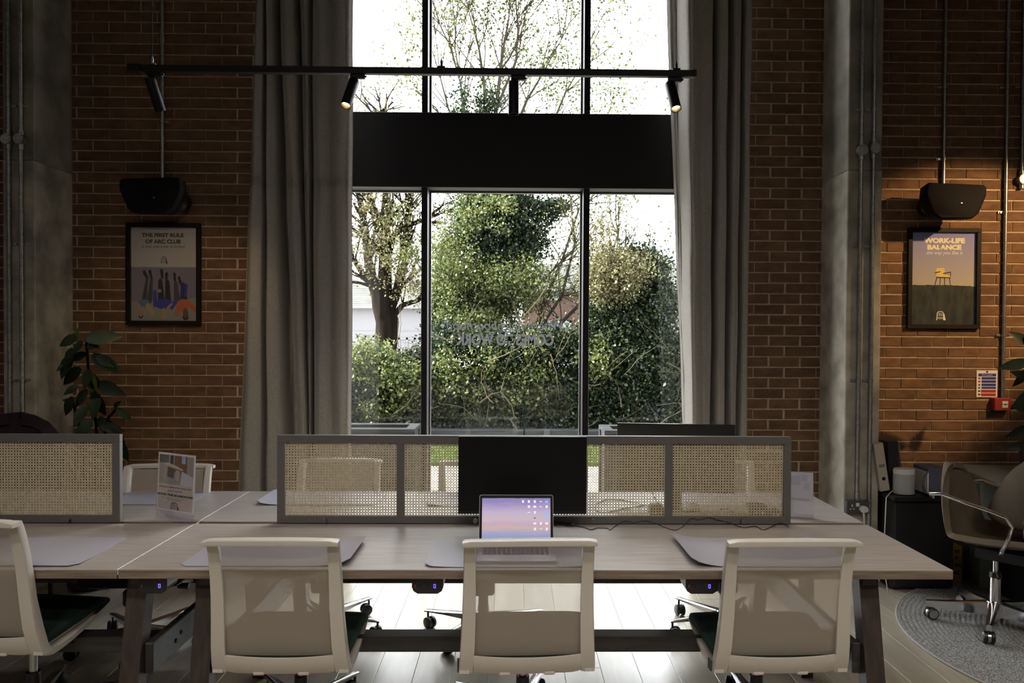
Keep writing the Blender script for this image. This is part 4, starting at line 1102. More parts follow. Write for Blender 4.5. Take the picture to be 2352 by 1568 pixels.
M_grl = mat('pale grey speaker grille', (.34, .35, .35), .7, bump=.3, bscale=600, c2=(.37, .38, .38), scale=300)
MB().loft([oval(.058, .050, CZ+.001), oval(.066, .058, CZ+.006), oval(.067, .059, CZ+.135)]).build('grille', M_grl, t)
MB().loft([oval(.067, .059, CZ+.135), oval(.067, .059, CZ+.160), oval(.062, .054, CZ+.167), oval(.03, .026, CZ+.168)]).build('top_ring', M_wplas, t)
MB().tube([(c.x-.05, 5.08, CZ+.02), (c.x-.10, 5.03, CZ+.010), (c.x-.145, 4.985, CZ-.01), (c.x-.165, 4.95, CZ-.10), (c.x-.175, 4.94, CZ-.25), (c.x-.165, 4.935, CZ-.36), (c.x-.175, 4.935, .14), (c.x-.16, 4.92, .01)], .0032, 6).build('power_cable', M_wplas, t)
def binder(label, x, y, z, w_, d, h, lean, m, spine=True, hole=True):
    t = thing('lever_arch_file', label, 'file', (x, y, z), group='files on the black cabinet')
    M = Matrix.Translation((x, y, z)) @ Matrix.Rotation(lean, 4, 'Y')
    MB().bev(0, w_, 0, d, 0, h, .003, M).build('cover', m, t)
    if hole:
        g = MB(); g.tube([M @ Vector((w_*.5, -.0008, h*.26)), M @ Vector((w_*.5, .001, h*.26))], .012, 16); g.build('finger_hole', M_black, t)
        MB().bev(w_*.2, w_*.8, -.001, .001, h*.50, h*.56, .0003, M).build('spine_label', mat('label grey', (.15, .15, .15), .7), t)
    return t
M_file = mat('white file', (.42, .38, .31), .7); M_fileb = mat('black file', (.012, .012, .014), .6)
x = at(2018, 1120, 5.12).x
binder('white lever arch file leaning against the concrete column', x+.006, 5.10, CZ+.004, .062, .28, .318, radians(-9), M_file)
binder('black lever arch file next to the white file, behind the smart speaker', x+.082, 5.14, CZ+.004, .070, .28, .325, radians(-3), M_fileb, hole=False)
binder('thinner grey file behind the white smart speaker', x+.170, 5.20, CZ+.004, .045, .26, .300, radians(-9), mat('grey file', (.07, .065, .055), .7), hole=False)
c = at(2137, 1100, 5.06)
t = thing('magazine_file', 'blue grey folded case standing right of the white smart speaker', 'box', (c.x, 5.06, CZ))
M_bg = mat('blue grey felt', (.095, .10, .15), .9)
MB().bev(c.x-.045, c.x+.080, 5.0, 5.20, CZ+.002, CZ+.178, .008).build('body', M_bg, t)
MB().tube([(c.x-.040, 4.995, CZ+.172), (c.x-.075, 4.99, CZ+.13), (c.x-.085, 4.99, CZ+.07), (c.x-.070, 4.99, CZ+.02), (c.x-.035, 4.99, CZ+.008)], .006, 8).build('strap', M_bg, t)
MB().box(c.x-.052, c.x-.044, 4.998, 5.19, CZ+.01, CZ+.15).build('papers', M_paper, t)
# yellow box and grey box on the floor behind
a = at(2188, 1255, 5.05); b = at(2211, 1255, 5.05)
t = thing('yellow_box', 'narrow yellow box with dark lettering standing right of the black cabinet', 'box', ((a.x+b.x)/2, 5.1, 0))
MB().bev(a.x, b.x, 5.05, 5.30, 0, a.z, .002).build('carton', mat('yellow carton', (.42, .28, .05), .7), t)
g = MB(); xm = (a.x+b.x)/2
for z, k in ((.23, 3), (.19, 2), (.14, 4), (.09, 3)):
    for j in range(k): g.box(xm-.018+.011*j, xm-.011+.011*j, 5.0485, 5.0505, z-.012, z+.010)
g.build('dark_lettering', M_bn, t, smooth=False)
t = thing('storage_crate', 'dark grey box on the floor behind the taupe office chair', 'box', (3.02, 5.3, 0))
M_gb = mat('dark grey box', (.06, .065, .07), .7)
MB().bev(2.92, 3.08, 5.15, 5.45, .0, .21, .004).build('carton', M_gb, t); MB().bev(2.915, 3.085, 5.145, 5.455, .21, .235, .003).build('lid', M_gb, t)

# white desk at the right edge
t = thing('side_desk', 'white desk against the right brick wall, partly hidden by the seated person', 'desk', (3.6, 5.05, 0))
M_pw = mat('pale grey green laminate', (.30, .34, .32), .5)
M = Matrix.Translation((3.04, 5.10, 0)) @ Matrix.Rotation(radians(-8), 4, 'Z')
MB().bev(-.01, 1.25, -.42, .36, .71, .735, .002, M).build('desktop', M_pw, t)
MB().bev(.0, .085, -.10, .34, .0, .71, .002, M).build('side_panel', M_pw, t)
MB().bev(1.12, 1.2, -.10, .34, .0, .71, .002, M).build('side_panel', M_pw, t)
MB().bev(.085, 1.12, .30, .32, .35, .71, .002, M).build('back_panel', M_pw, t)
t = thing('black_appliance', 'black box with a dim red glow on the floor under the white desk', 'box', (3.25, 4.72, 0))
MB().bev(3.08, 3.42, 4.62, 4.95, .015, .345, .008).build('housing', M_bplas, t)
MB().bev(3.16, 3.40, 4.614, 4.622, .05, .28, .002).build('front_panel', mat('dark smoked panel', (.010, .006, .006), .15), t)
MB().prism(ellipse(3.24, .18, .05, .035, 16), 0, .001, lambda u, v, d: (u, 4.613-d, v)).build('red_glow', mat('dim red light', (.5, .04, .01), .5, emit=.12), t, smooth=False)

# ---------------- taupe office chair, faces right
t = thing('lounge_office_chair', 'taupe upholstered shell office chair with chrome arms, under the seated person', 'office chair', (2.71, 4.33, 0), 0)
AX = Vector((2.71, 4.33, 0)); RZ = Matrix.Rotation(radians(-140), 4, 'Z'); AS = Vector((2.76, 4.33, 0))
def W_(p, c=None): return (c or AS)+(RZ @ Vector(p))
prof = [(.30, .455, .20), (.27, .478, .235), (.18, .480, .255), (.05, .468, .262), (-.08, .462, .265), (-.18, .470, .268), (-.235, .500, .258), (-.27, .56, .250), (-.29, .64, .242), (-.30, .72, .226), (-.308, .78, .200), (-.314, .83, .165), (-.319, .868, .115), (-.322, .887, .062), (-.323, .893, .015)]
def cr3(q, m):
    out = []
    for i in range(len(q)-1):
        p0, p1, p2, p3 = [Vector(q[k]) for k in (max(i-1, 0), i, i+1, min(i+2, len(q)-1))]
        for k in range(m):
            s = k/m; out.append(.5*((2*p1)+(p2-p0)*s+(2*p0-5*p1+4*p2-p3)*s*s+(3*p1-p0-3*p2+p3)*s**3))
    out.append(Vector(q[-1])); return out
pts = []; prof = cr3(prof, 4)
for i, (y, z, hw) in enumerate(prof):
    row = []; back = min(1, max(0, (i/4-4)/4)); back = back*back*(3-2*back)
    for k in range(25):
        u = -1+k/12; c4 = abs(u)**2.6
        row.append(W_((u*hw, y+back*c4*.055, z+(1-back)*c4*.045)))
    pts.append(row)
MB().grid(pts, -.032).build('shell', M_beige, t, ang=80)
MB().loft([[W_(p) for p in ((-.09, -.12, zz), (.09, -.12, zz), (.10, .14, zz+.004), (-.10, .14, zz+.004))] for zz in (.385, .405, .44)]).build('seat_plate', M_bplas, t)
for s in (-1, 1):
    pa_ = [(-.245, .655, .275), (-.19, .715, .31)]
    path = [W_((s*x_, y_, z_)) for x_, y_, z_ in ((.225, -.300, .715), (.285, -.285, .745), (.300, -.22, .755), (.300, -.10, .725), (.298, .02, .700), (.297, .10, .680), (.292, .125, .63), (.284, .105, .56), (.262, .075, .500), (.215, .05, .465))]
    MB().tube(path, [.012, .011, .010, .009, .009, .010, .010, .010, .011, .013], 10).build('armrest', M_chrome, t)
MB().cyl(W_((0, 0, .25), AX), W_((0, 0, .40), AX), .014, n=18).build('gas_lift', M_chrome, t)
MB().cyl(W_((0, 0, .12), AX), W_((0, 0, .285), AX), .030, .028, 24).build('lift_sleeve', M_chrome, t)
MB().cyl(W_((0, 0, .285), AX), W_((0, 0, .315), AX), .033, .030, 20).cyl(W_((.03, .02, .31), AX), W_((.11, .05, .31), AX), .008, n=8).build('lift_collar', M_bplas, t)
bs = MB(); bs.lathe([(.02, .075), (.05, .08), (.055, .12), (.045, .150), (.02, .155)], AX, 24)
CA = [radians(a_) for a_ in (162, 234, 306, 18, 90)]
for a_ in CA:
    d = Vector((cos(a_), sin(a_), 0)); n_ = Vector((-d.y, d.x, 0)); rings = []
    for r, wd, zb_, zt_ in ((.03, .030, .072, .150), (.12, .025, .078, .138), (.24, .020, .082, .128), (.335, .016, .086, .122), (.352, .013, .088, .120)):
        c0 = AX+d*r; rings.append([c0-n_*wd+Vector((0, 0, zb_)), c0+n_*wd+Vector((0, 0, zb_)), c0+n_*wd*.9+Vector((0, 0, zt_-.003)), c0+n_*wd*.4+Vector((0, 0, zt_)), c0-n_*wd*.4+Vector((0, 0, zt_)), c0-n_*wd*.9+Vector((0, 0, zt_-.003))])
    bs.loft(rings)
base = bs.build('star_base', M_chrome, t, ang=40)
for a_ in CA:
    d = Vector((cos(a_), sin(a_), 0)); c0 = AX+d*.335; q = a_+1.9; w_ = Vector((cos(q), sin(q), 0)); o_ = Vector((-w_.y, w_.x, 0))*.016
    cs = MB(); cs.cyl(c0+Vector((0, 0, .06)), c0+Vector((0, 0, .10)), .007, n=8)
    for s in (-1, 1):
        cc = c0+o_+Vector((0, 0, .046)); cs.tube([cc+w_*s*.010, cc+w_*s*.012, cc+w_*s*.024, cc+w_*s*.028], [.028, .033, .033, .028], 20)
    k_ = cs.build('castor', M_rubber, base)
    g = MB(); cc = c0+o_+Vector((0, 0, .046))
    for s in (-1, 1): g.tube([cc+w_*s*.0275, cc+w_*s*.030], [.026, .024], 20)
    g.tube([cc+w_*.008, cc-w_*.008], [.030, .030], 16)
    g.build('castor_cap', M_alud, t)

# ---------------- seated person, faces right, leaning forward
def skin(name, m, parent, J, E_, sub=2, root=0):
    me = bpy.data.meshes.new(name); o0 = wloc(parent) if parent else Vector((0, 0, 0))
    me.from_pydata([Vector(p)-o0 for p, r in J], E_, [])
    o = bpy.data.objects.new(name, me); COL.objects.link(o)
    o.modifiers.new('s', 'SKIN'); sl = me.skin_vertices[0].data if len(me.skin_vertices) else None
    if sl is None:
        import bmesh
        bm = bmesh.new(); bm.from_mesh(me); bm.verts.layers.skin.verify(); bm.to_mesh(me); bm.free(); sl = me.skin_vertices[0].data
    for i, (p, r) in enumerate(J):
        sl[i].radius = r if isinstance(r, tuple) else (r, r); sl[i].use_root = (i == root)
    s = o.modifiers.new('d', 'SUBSURF'); s.levels = sub; s.render_levels = sub
    dg = bpy.context.evaluated_depsgraph_get(); me2 = bpy.data.meshes.new_from_object(o.evaluated_get(dg))
    bpy.data.objects.remove(o); me2.materials.clear(); me2.materials.append(m); me2.shade_smooth()
    o = bpy.data.objects.new(name, me2); COL.objects.link(o); 
    if parent: o.parent = parent
    return o
M_skin = mat('skin', (.42, .26, .18), .55); M_jack = mat('brown corduroy', (.075, .058, .040), .95, c2=(.105, .082, .058), scale=120, stretch=(6, 6, .4), bump=.7, bscale=160); M_jean = mat('light blue denim', (.19, .22, .33), .9, c2=(.25, .28, .40), scale=60); M_hair = mat('dark hair', (.02, .014, .010), .7); M_shoe = mat('dark shoe', (.03, .03, .03), .6)
PX0, PY0 = 2.83, 4.27
J = []; E_ = []
def j(p, r, par=None):
    J.append((p, r))
    if par is not None: E_.append((par, len(J)-1))
    return len(J)-1
pel = j((PX0, PY0, .58), .125); ab = j((PX0+.06, PY0, .74), .115, pel); ch = j((PX0+.17, PY0, .93), .125, ab); nk = j((PX0+.26, PY0, 1.06), .060, ch); n2 = j((PX0+.29, PY0, 1.115), .052, nk)
h1 = j((PX0+.325, PY0, 1.18), .080, n2); h2 = j((PX0+.335, PY0, 1.26), .088, h1); h3 = j((PX0+.325, PY0, 1.32), .060, h2)
for s in (-1, 1):
    sh = j((PX0+.19, PY0+s*.155, .985), .058, ch); el_ = j((PX0+.30, PY0+s*.22, .75), .042, sh); wr = j((PX0+.52, PY0+s*.13, .77), .028, el_); hn = j((PX0+.58, PY0+s*.11, .770), (.034, .018), wr)
    for f_ in range(4):
        b_ = j((PX0+.63, PY0+s*(.085+.018*f_), .772), .009, hn); c_ = j((PX0+.665+.006*(f_ in (1, 2)), PY0+s*(.083+.018*f_), .765), .008, b_); j((PX0+.685+.006*(f_ in (1, 2)), PY0+s*(.082+.018*f_), .752), .007, c_)
    th_ = j((PX0+.575, PY0+s*.075, .768), .010, wr); j((PX0+.615, PY0+s*.055, .758), .009, th_)
    hp = j((PX0+.08, PY0+s*.09, .585), .075, pel); kn = j((PX0+.47, PY0+s*.13, .545), .062, hp); an = j((PX0+.44, PY0+s*.13, .12), .038, kn); hl = j((PX0+.45, PY0+s*.13, .055), .034, an); j((PX0+.60, PY0+s*.14, .040), (.036, .024), hl)
t = thing('person', 'person in a brown corduroy jacket and light jeans seated at the right edge', 'person', (PX0, PY0, 0))
body = skin('body', M_skin, t, J, E_)
nose = MB().loft([[(PX0+.415, PY0-.012, 1.225), (PX0+.415, PY0+.012, 1.225), (PX0+.440, PY0, 1.228)], [(PX0+.410, PY0-.006, 1.27), (PX0+.410, PY0+.006, 1.27), (PX0+.418, PY0, 1.27)]]).build('nose', M_skin, body)
g = MB()
for s in (-1, 1): g.ball((PX0+.402, PY0+s*.032, 1.262), .011)
g.build('eyes', M_wplas, body); g = MB()
for s in (-1, 1): g.ball((PX0+.410, PY0+s*.032, 1.262), .005)
g.build('pupils', M_black, body)
MB().bev(PX0+.400, PX0+.416, PY0-.024, PY0+.024, 1.196, 1.206, .003).build('mouth', mat('lips', (.30, .12, .10), .5), body)
g = MB()
for s in (-1, 1): g.ball((PX0+.325, PY0+s*.088, 1.25), .03, sc=(.6, .3, 1))
g.build('ears', M_skin, body)
MB().ball((PX0+.315, PY0, 1.30), .100, 16, 10, (1.02, .98, .80)).build('hair', M_hair, t)
J = []; E_ = []
p0_ = j((PX0-.02, PY0, .56), (.155, .185)); pel = j((PX0-.015, PY0, .64), (.165, .190), p0_); ab = j((PX0+.04, PY0, .76), (.155, .180), pel); ch = j((PX0+.155, PY0, .93), (.150, .165), ab); nk = j((PX0+.24, PY0, 1.04), .078, ch)
for s in (-1, 1):
    sh = j((PX0+.18, PY0+s*.165, .985), .078, ch); el_ = j((PX0+.29, PY0+s*.235, .75), .062, sh); wr = j((PX0+.49, PY0+s*.140, .77), .042, el_)
skin('jacket', M_jack, t, J, E_)
J = []; E_ = []
pel = j((PX0+.02, PY0, .60), (.11, .12))
for s in (-1, 1):
    hp = j((PX0+.10, PY0+s*.09, .585), .088, pel); mt = j((PX0+.28, PY0+s*.11, .575), .084, hp); kn = j((PX0+.48, PY0+s*.13, .555), .074, mt); an = j((PX0+.44, PY0+s*.13, .13), .055, kn)
skin('trousers', M_jean, t, J, E_)
g = MB()
for s in (-1, 1): g.loft([[(PX0+.39, PY0+s*.13-.04, .0), (PX0+.39, PY0+s*.13+.04, .0), (PX0+.41, PY0+s*.13+.035, .10), (PX0+.41, PY0+s*.13-.035, .10)], [(PX0+.50, PY0+s*.13-.04, .0), (PX0+.50, PY0+s*.13+.04, .0), (PX0+.49, PY0+s*.13+.035, .09), (PX0+.49, PY0+s*.13-.035, .09)], [(PX0+.65, PY0+s*.14-.045, .0), (PX0+.65, PY0+s*.14+.045, .0), (PX0+.65, PY0+s*.14+.035, .035), (PX0+.65, PY0+s*.14-.035, .035)]])
g.build('shoes', M_shoe, t)

t.rotation_euler = (0, 0, radians(-50))

# ================================================================== LEFT: maroon chair, plants
t = thing('upholstered_chair', 'dark maroon rounded chair back showing above the left cane screen', 'chair', (-3.05, 4.72, 0))
M_mar = mat('maroon velvet', (.018, .008, .014), .95)
pts = []
for i, (z, y, hw) in enumerate(((.50, 4.86, .30), (.65, 4.90, .315), (.80, 4.92, .32), (.92, 4.93, .31), (1.01, 4.935, .275), (1.075, 4.935, .22), (1.115, 4.935, .14), (1.128, 4.935, .05))):
    pts.append([(-3.06+hw*(-1+k/8), y-.09*abs(-1+k/8)**2.2, z) for k in range(17)])
MB().grid(pts, .07).build('backrest', M_mar, t, ang=80)
MB().bev(-3.34, -2.78, 4.50, 4.90, .38, .50, .03).build('seat', M_mar, t)
for sx, sy in ((-3.28, 4.55), (-2.84, 4.55), (-3.28, 4.85), (-2.84, 4.85)):
    MB().cyl((sx, sy, 0), (sx+(.02 if sx < -3 else -.02), sy, .39), .012, .018, 10).build('leg', M_leg, t)

def leaf_mesh(name, m, L=.16, Wd=.062):
    b = MB(); rows = []
    for i in range(7):
        u = i/6; w_ = Wd/2*math.sin(pi*min(u*.92+.08, 1)**.85)+.0015; z = -.10*L*u*u*2
        rows.append([(-w_, L*u, z+.18*w_), (0, L*u, z), (w_, L*u, z+.18*w_)])
    vs = [p for r in rows for p in r]; fs = []
    for i in range(6):
        for k in range(2): a_ = i*3+k; fs.append((a_, a_+1, a_+4, a_+3))
    b.add(vs, fs)
    me = bpy.data.meshes.new(name); me.from_pydata(b.v, [], b.f); me.shade_smooth(); me.materials.append(m); return me
M_rub = mat('dark glossy leaf', (.010, .020, .010), .45, spec=.3, c2=(.018, .035, .014), scale=8, rnd=.5); M_lite = mat('young green leaf', (.06, .085, .015), .4, rnd=.3)
def plant(label, x, y, stem_pts, leaves, pot_h=.42, z0=0):
    t = thing('rubber_plant', label, 'potted plant', (x, y, z0))
    M_pot = mat('dark woven pot', (.05, .045, .04), .9)
    MB().lathe([(.10*pot_h/.42, 0), (.145*(.4+.6*pot_h/.42), .02), (.165*(.4+.6*pot_h/.42), pot_h), (.155*(.4+.6*pot_h/.42), pot_h), (.15*(.4+.6*pot_h/.42), pot_h-.04), (.002, pot_h-.05)], (x, y, z0), 24).build('pot', M_pot, t)
    for sp in stem_pts: MB().tube(sp, .009, 7).build('stem', M_bark, t)
    return t
lm = leaf_mesh('leaf', M_rub); lm2 = leaf_mesh('leaf', M_lite)
def add_leaf(t, px, py, ang, L, tilt=0, lite=False, Y=5.05, wd=1.0):
    """leaf rooted at the pixel, ang = picture direction of its tip in degrees (0 right, 90 up)"""
    p = at(px, py, Y); o = bpy.data.objects.new('leaf', lm2 if lite else lm); COL.objects.link(o); o.parent = t; o.location = p-t.location
    a_ = radians(ang); yv = Vector((cos(a_)*cos(tilt), sin(tilt), sin(a_)*cos(tilt))); zv = Vector((0, -1, .15)); xv = yv.cross(zv).normalized(); zv = xv.cross(yv).normalized()
    o.rotation_euler = Matrix((xv, yv, zv)).transposed().to_euler(); s = L/.16; o.scale = (s*wd, s, s)
p = at(212, 1000, 5.05)
stem = [[(p.x, 5.05, .38), (p.x+.02, 5.05, .7), tuple(at(222, 1000, 5.05)), tuple(at(214, 900, 5.05)), tuple(at(202, 840, 5.05)), tuple(at(198, 775, 5.05))],
        [(p.x+.03, 5.07, .38), tuple(at(240, 1000, 5.07)), tuple(at(248, 960, 5.07)), tuple(at(268, 938, 5.07))], [(p.x-.02, 5.03, .38), tuple(at(190, 1010, 5.03)), tuple(at(176, 955, 5.03)), tuple(at(168, 925, 5.03))]]
pl = plant('tall dark leaved rubber plant between the left column and the brick pier', p.x, 5.05, stem, None)
LV = [(196, 778, 8, .19), (178, 772, 205, .13), (177, 772, 85, .05, 1), (188, 782, 245, .09), (168, 800, 240, .12), (200, 800, 35, .10), (215, 790, 320, .05, 1), (198, 812, 200, .11), (212, 815, -35, .17), (222, 818, -28, .13), (185, 845, 218, .16), (202, 850, -80, .145, 1), (212, 858, -70, .10, 1),
      (205, 848, -105, .12), (225, 880, -24, .17), (180, 885, 215, .09), (200, 895, -125, .12), (214, 893, -120, .05, 1), (215, 900, -78, .16), (168, 912, 238, .13), (200, 930, -115, .14), (224, 905, -92, .15), (162, 920, 175, .05), (268, 938, -45, .10), (262, 935, 40, .06), (225, 960, -45, .17), (210, 965, -125, .15), (232, 975, -20, .13), (195, 990, 215, .13), (250, 985, -50, .14), (272, 1010, -75, .14), (230, 1010, -70, .16), (205, 1010, 240, .14), (145, 838, 230, .05), (165, 815, 245, .15), (270, 1040, -80, .15)]
for i, q in enumerate(LV):
    add_leaf(pl, q[0], q[1], q[2], q[3]*1.12, random.uniform(-.5, .3), len(q) > 4, 5.05+random.uniform(-.05, .05), 1.15)
p = at(2372, 1000, 4.95)
pr = plant('dark potted plant mostly cut off by the right edge of the photo', p.x+.06, 4.98, [[(p.x+.06, 4.98, .88), (p.x+.05, 4.98, 1.0), tuple(at(2368, 880, 4.95)), tuple(at(2372, 760, 4.95))]], None, .2, .737)
for q in ((2366, 790, 150, .16), (2364, 830, 195, .18), (2366, 870, 160, .15), (2370, 900, 215, .18), (2366, 940, 170, .14), (2370, 980, 205, .16), (2372, 800, 60, .15), (2375, 860, 20, .16), (2372, 930, -20, .16), (2364, 845, 240, .15), (2368, 1020, 190, .15)):
    add_leaf(pr, q[0], q[1], q[2], q[3], random.uniform(-.5, .3), False, 4.95+random.uniform(-.05, .05))

# ================================================================== OUTSIDE
gr = MB().box(-40, 40, YW+.42, 60, -.40, -.15).build('ground_outside', M_paving, kind='structure', smooth=False); gr['label'] = 'pale sunlit paving outside the window'
lawn = MB().box(-14, 14, 10.6, 12.2, -.15, -.10).build('lawn', M_grass, kind='structure', smooth=False); lawn['label'] = 'narrow strip of bright lawn outside'
gs = MB(); rg = random.Random(4)
for i in range(9000):
    x = rg.uniform(-5, 5.2); y = rg.uniform(10.6, 12.2); h = rg.uniform(.02, .06); a_ = rg.uniform(0, pi)
    gs.add([(x-.006*cos(a_), y-.006*sin(a_), -.10), (x+.006*cos(a_), y+.006*sin(a_), -.10), (x+rg.uniform(-.02, .02), y+rg.uniform(-.02, .02), -.10+h)], [(0, 1, 2)])
gs.build('grass_blades', leafmat('grass blade', [(0, (0.0200, 0.0400, 0.0080)), (1, (0.0520, 0.0840, 0.0200))]), lawn, smooth=False, kind='stuff')
# timber sleepers at the back of the lawn
t = thing('timber_edging', 'low weathered timber retaining edge behind the lawn', 'retaining wall', (0, 12.3, -.1))
x = -7.0
while x < 7.2:
    MB().bev(x, x+2.38, 12.22, 12.42, -.15, at(1170, 1002, 12.22).z, .01).build('sleeper', M_sleep, t)
    MB().bev(x, x+2.38, 12.24, 12.44, at(1170, 1001, 12.22).z, at(1170, 987, 12.24).z, .01).build('sleeper', M_sleep, t); x += 2.4
MB().bev(at(1249, 990, 12.2).x, at(1263, 990, 12.2).x, 12.20, 12.23, -.05, at(1249, 986, 12.2).z, .003).build('metal_plate', mat('dull metal plate', (.04, .04, .045), .8, spec=0), t)
def planter(label, px0, px1, Y, D, py_top):
    a = at(px0, py_top, Y); b = at(px1, py_top, Y); x0, x1, z1 = a.x, b.x, a.z; w_ = .07
    t = thing('timber_planter', label, 'planter', ((x0+x1)/2, Y+D/2, -.15), group='weathered timber planters outside the window')
    for q in ((x0, x1, Y, Y+.10), (x0, x1, Y+D-.10, Y+D), (x0, x0+.10, Y+.10, Y+D-.10), (x1-.10, x1, Y+.10, Y+D-.10)):
        MB().bev(q[0], q[1], q[2], q[3], z1-.035, z1, .004).build('rim_board', M_sleep, t)
    for xx in (x0, x1-w_):
        for yy in (Y+.005, Y+D-w_): MB().bev(xx, xx+w_, yy, yy+w_, -.15, z1-.035, .004).build('corner_post', M_sleep, t)
    nb = 5; hh = (z1-.035+.15)/nb
    for k in range(nb):
        MB().bev(x0+w_, x1-w_, Y+.03, Y+.05, -.15+hh*k+.003, -.15+hh*(k+1)-.003, .003).build('plank', M_sleep, t)
        MB().bev(x0+.02, x0+.04, Y+w_, Y+D-w_, -.15+hh*k+.003, -.15+hh*(k+1)-.003, .003).build('plank', M_sleep, t)
        MB().bev(x1-.04, x1-.02, Y+w_, Y+D-w_, -.15+hh*k+.003, -.15+hh*(k+1)-.003, .003).build('plank', M_sleep, t)
    MB().box(x0+.04, x1-.04, Y+.05, Y+D-.05, -.15, z1-.08).build('soil', mat('soil', (.03, .024, .018), 1), t, smooth=False)
planter('weathered timber planter outside the left bay of the window', 700, 953, 7.6, .5, 984)
planter('weathered timber planter outside the right bay of the window', 1388, 1640, 7.6, .5, 988)

# ---------------- leaves
def quads(name, V, m, parent, kind='stuff'):
    n = len(V); me = bpy.data.meshes.new(name)
    o0 = np.array(wloc(parent) if parent is not None else (0, 0, 0))
    me.vertices.add(n*4); me.vertices.foreach_set('co', (V-o0).astype(np.float32).ravel())
    me.loops.add(n*4); me.loops.foreach_set('vertex_index', np.arange(n*4, dtype=np.int32))
    me.polygons.add(n); me.polygons.foreach_set('loop_start', np.arange(0, n*4, 4, dtype=np.int32)); me.polygons.foreach_set('loop_total', np.full(n, 4, dtype=np.int32))
    me.materials.append(m); me.update(); me.validate()
    o = bpy.data.objects.new(name, me); COL.objects.link(o)
    if parent is not None: o.parent = parent
    if kind: o['kind'] = kind
    return o
def leaves(C, size, up=.35, var=.5):
    size = size*.52
    n = len(C); d = RN.normal(size=(n, 3)); d /= np.linalg.norm(d, axis=1)[:, None]
    nr = RN.normal(size=(n, 3)); nr[:, 2] = np.abs(nr[:, 2])*(1+up)+up; nr -= (nr*d).sum(1)[:, None]*d; nr /= np.linalg.norm(nr, axis=1)[:, None]
    s = np.cross(d, nr); L = (size*(1+var*RN.uniform(-1, 1, n)))[:, None]
    V = np.stack([C-d*L*.5, C+s*L*.36-nr*L*.08, C+d*L*.5, C-s*L*.36-nr*L*.08], 1)
    return V
LD = 2.7
def blob(cx, cy, rx, ry, Y, ryd, n, shell=.55):
    """ellipsoid cluster given by where it stands: centre, half width and height"""
    c = np.array(at(cx, cy, Y)); k = Y/F; n = int(n*LD)
    d = RN.normal(size=(n, 3)); d /= np.linalg.norm(d, axis=1)[:, None]; r = (shell+(1-shell)*RN.uniform(0, 1, n)**.6)[:, None]
    lump = 1+.16*np.sin(d[:, 0:1]*7+cx)+.12*np.sin(d[:, 2:3]*9+cy)+.1*np.sin(d[:, 1:2]*8)
    P_ = c+d*r*lump*np.array([rx*k, ryd, ry*k])
    m = max(6, n//34); return P_[RN.randint(0, m, n)]+RN.normal(size=(n, 3))*np.array([.10, .10, .075])
def tubes(mb, p, d, r, L, depth, rng, tips, spread=.5, bend=.25, up=.25, kids=(2, 3), nseg=4, shrink=.62):
    pts = [Vector(p)]; rs = [r]; dd = Vector(d).normalized()
    for i in range(nseg):
        dd = (dd+Vector((rng.gauss(0, bend*.4), rng.gauss(0, bend*.4), rng.gauss(0, bend*.4)+up*.12))).normalized()
        pts.append(pts[-1]+dd*L/nseg); rs.append(r*(1-(i+1)/nseg*(1-shrink)))
    mb.tube(pts, rs, 5 if r > .02 else 3, cap=False)
    if depth == 0:
        tips.append(pts); return
    if depth <= 2: tips.append(pts)
    for k in range(rng.randint(*kids)):
        q = rng.randint(max(1, nseg//2), nseg); ax = Vector((rng.gauss(0, 1), rng.gauss(0, .7), rng.gauss(0, .6)))
        nd = (dd+ax*spread).normalized(); nd.z += up*.5
        tubes(mb, pts[q], nd, rs[q]*rng.uniform(.55, .85), L*rng.uniform(.55, .85), depth-1, rng, tips, spread, bend, up, kids, nseg, shrink)
def along(tips, n, rad):
    T = [np.array([tuple(p) for p in t_]) for t_ in tips]; out = []
    idx = RN.randint(0, len(T), n)
    for i in idx:
        a_ = T[i]; u = RN.uniform(0, len(a_)-1.001); k = int(u); out.append(a_[k]+(a_[k+1]-a_[k])*(u-k))
    return np.array(out)+RN.normal(size=(n, 3))*rad
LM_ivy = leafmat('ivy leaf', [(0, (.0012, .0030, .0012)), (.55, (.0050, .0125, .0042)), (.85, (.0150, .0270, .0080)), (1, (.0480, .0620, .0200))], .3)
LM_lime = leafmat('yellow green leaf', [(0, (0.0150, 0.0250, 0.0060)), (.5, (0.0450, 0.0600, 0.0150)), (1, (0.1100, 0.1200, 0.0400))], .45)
LM_aut = leafmat('autumn leaf', [(0, (0.0250, 0.0150, 0.0060)), (.35, (0.0500, 0.0425, 0.0150)), (.75, (0.0850, 0.0850, 0.0350)), (1, (0.1500, 0.1450, 0.0850))], .4)
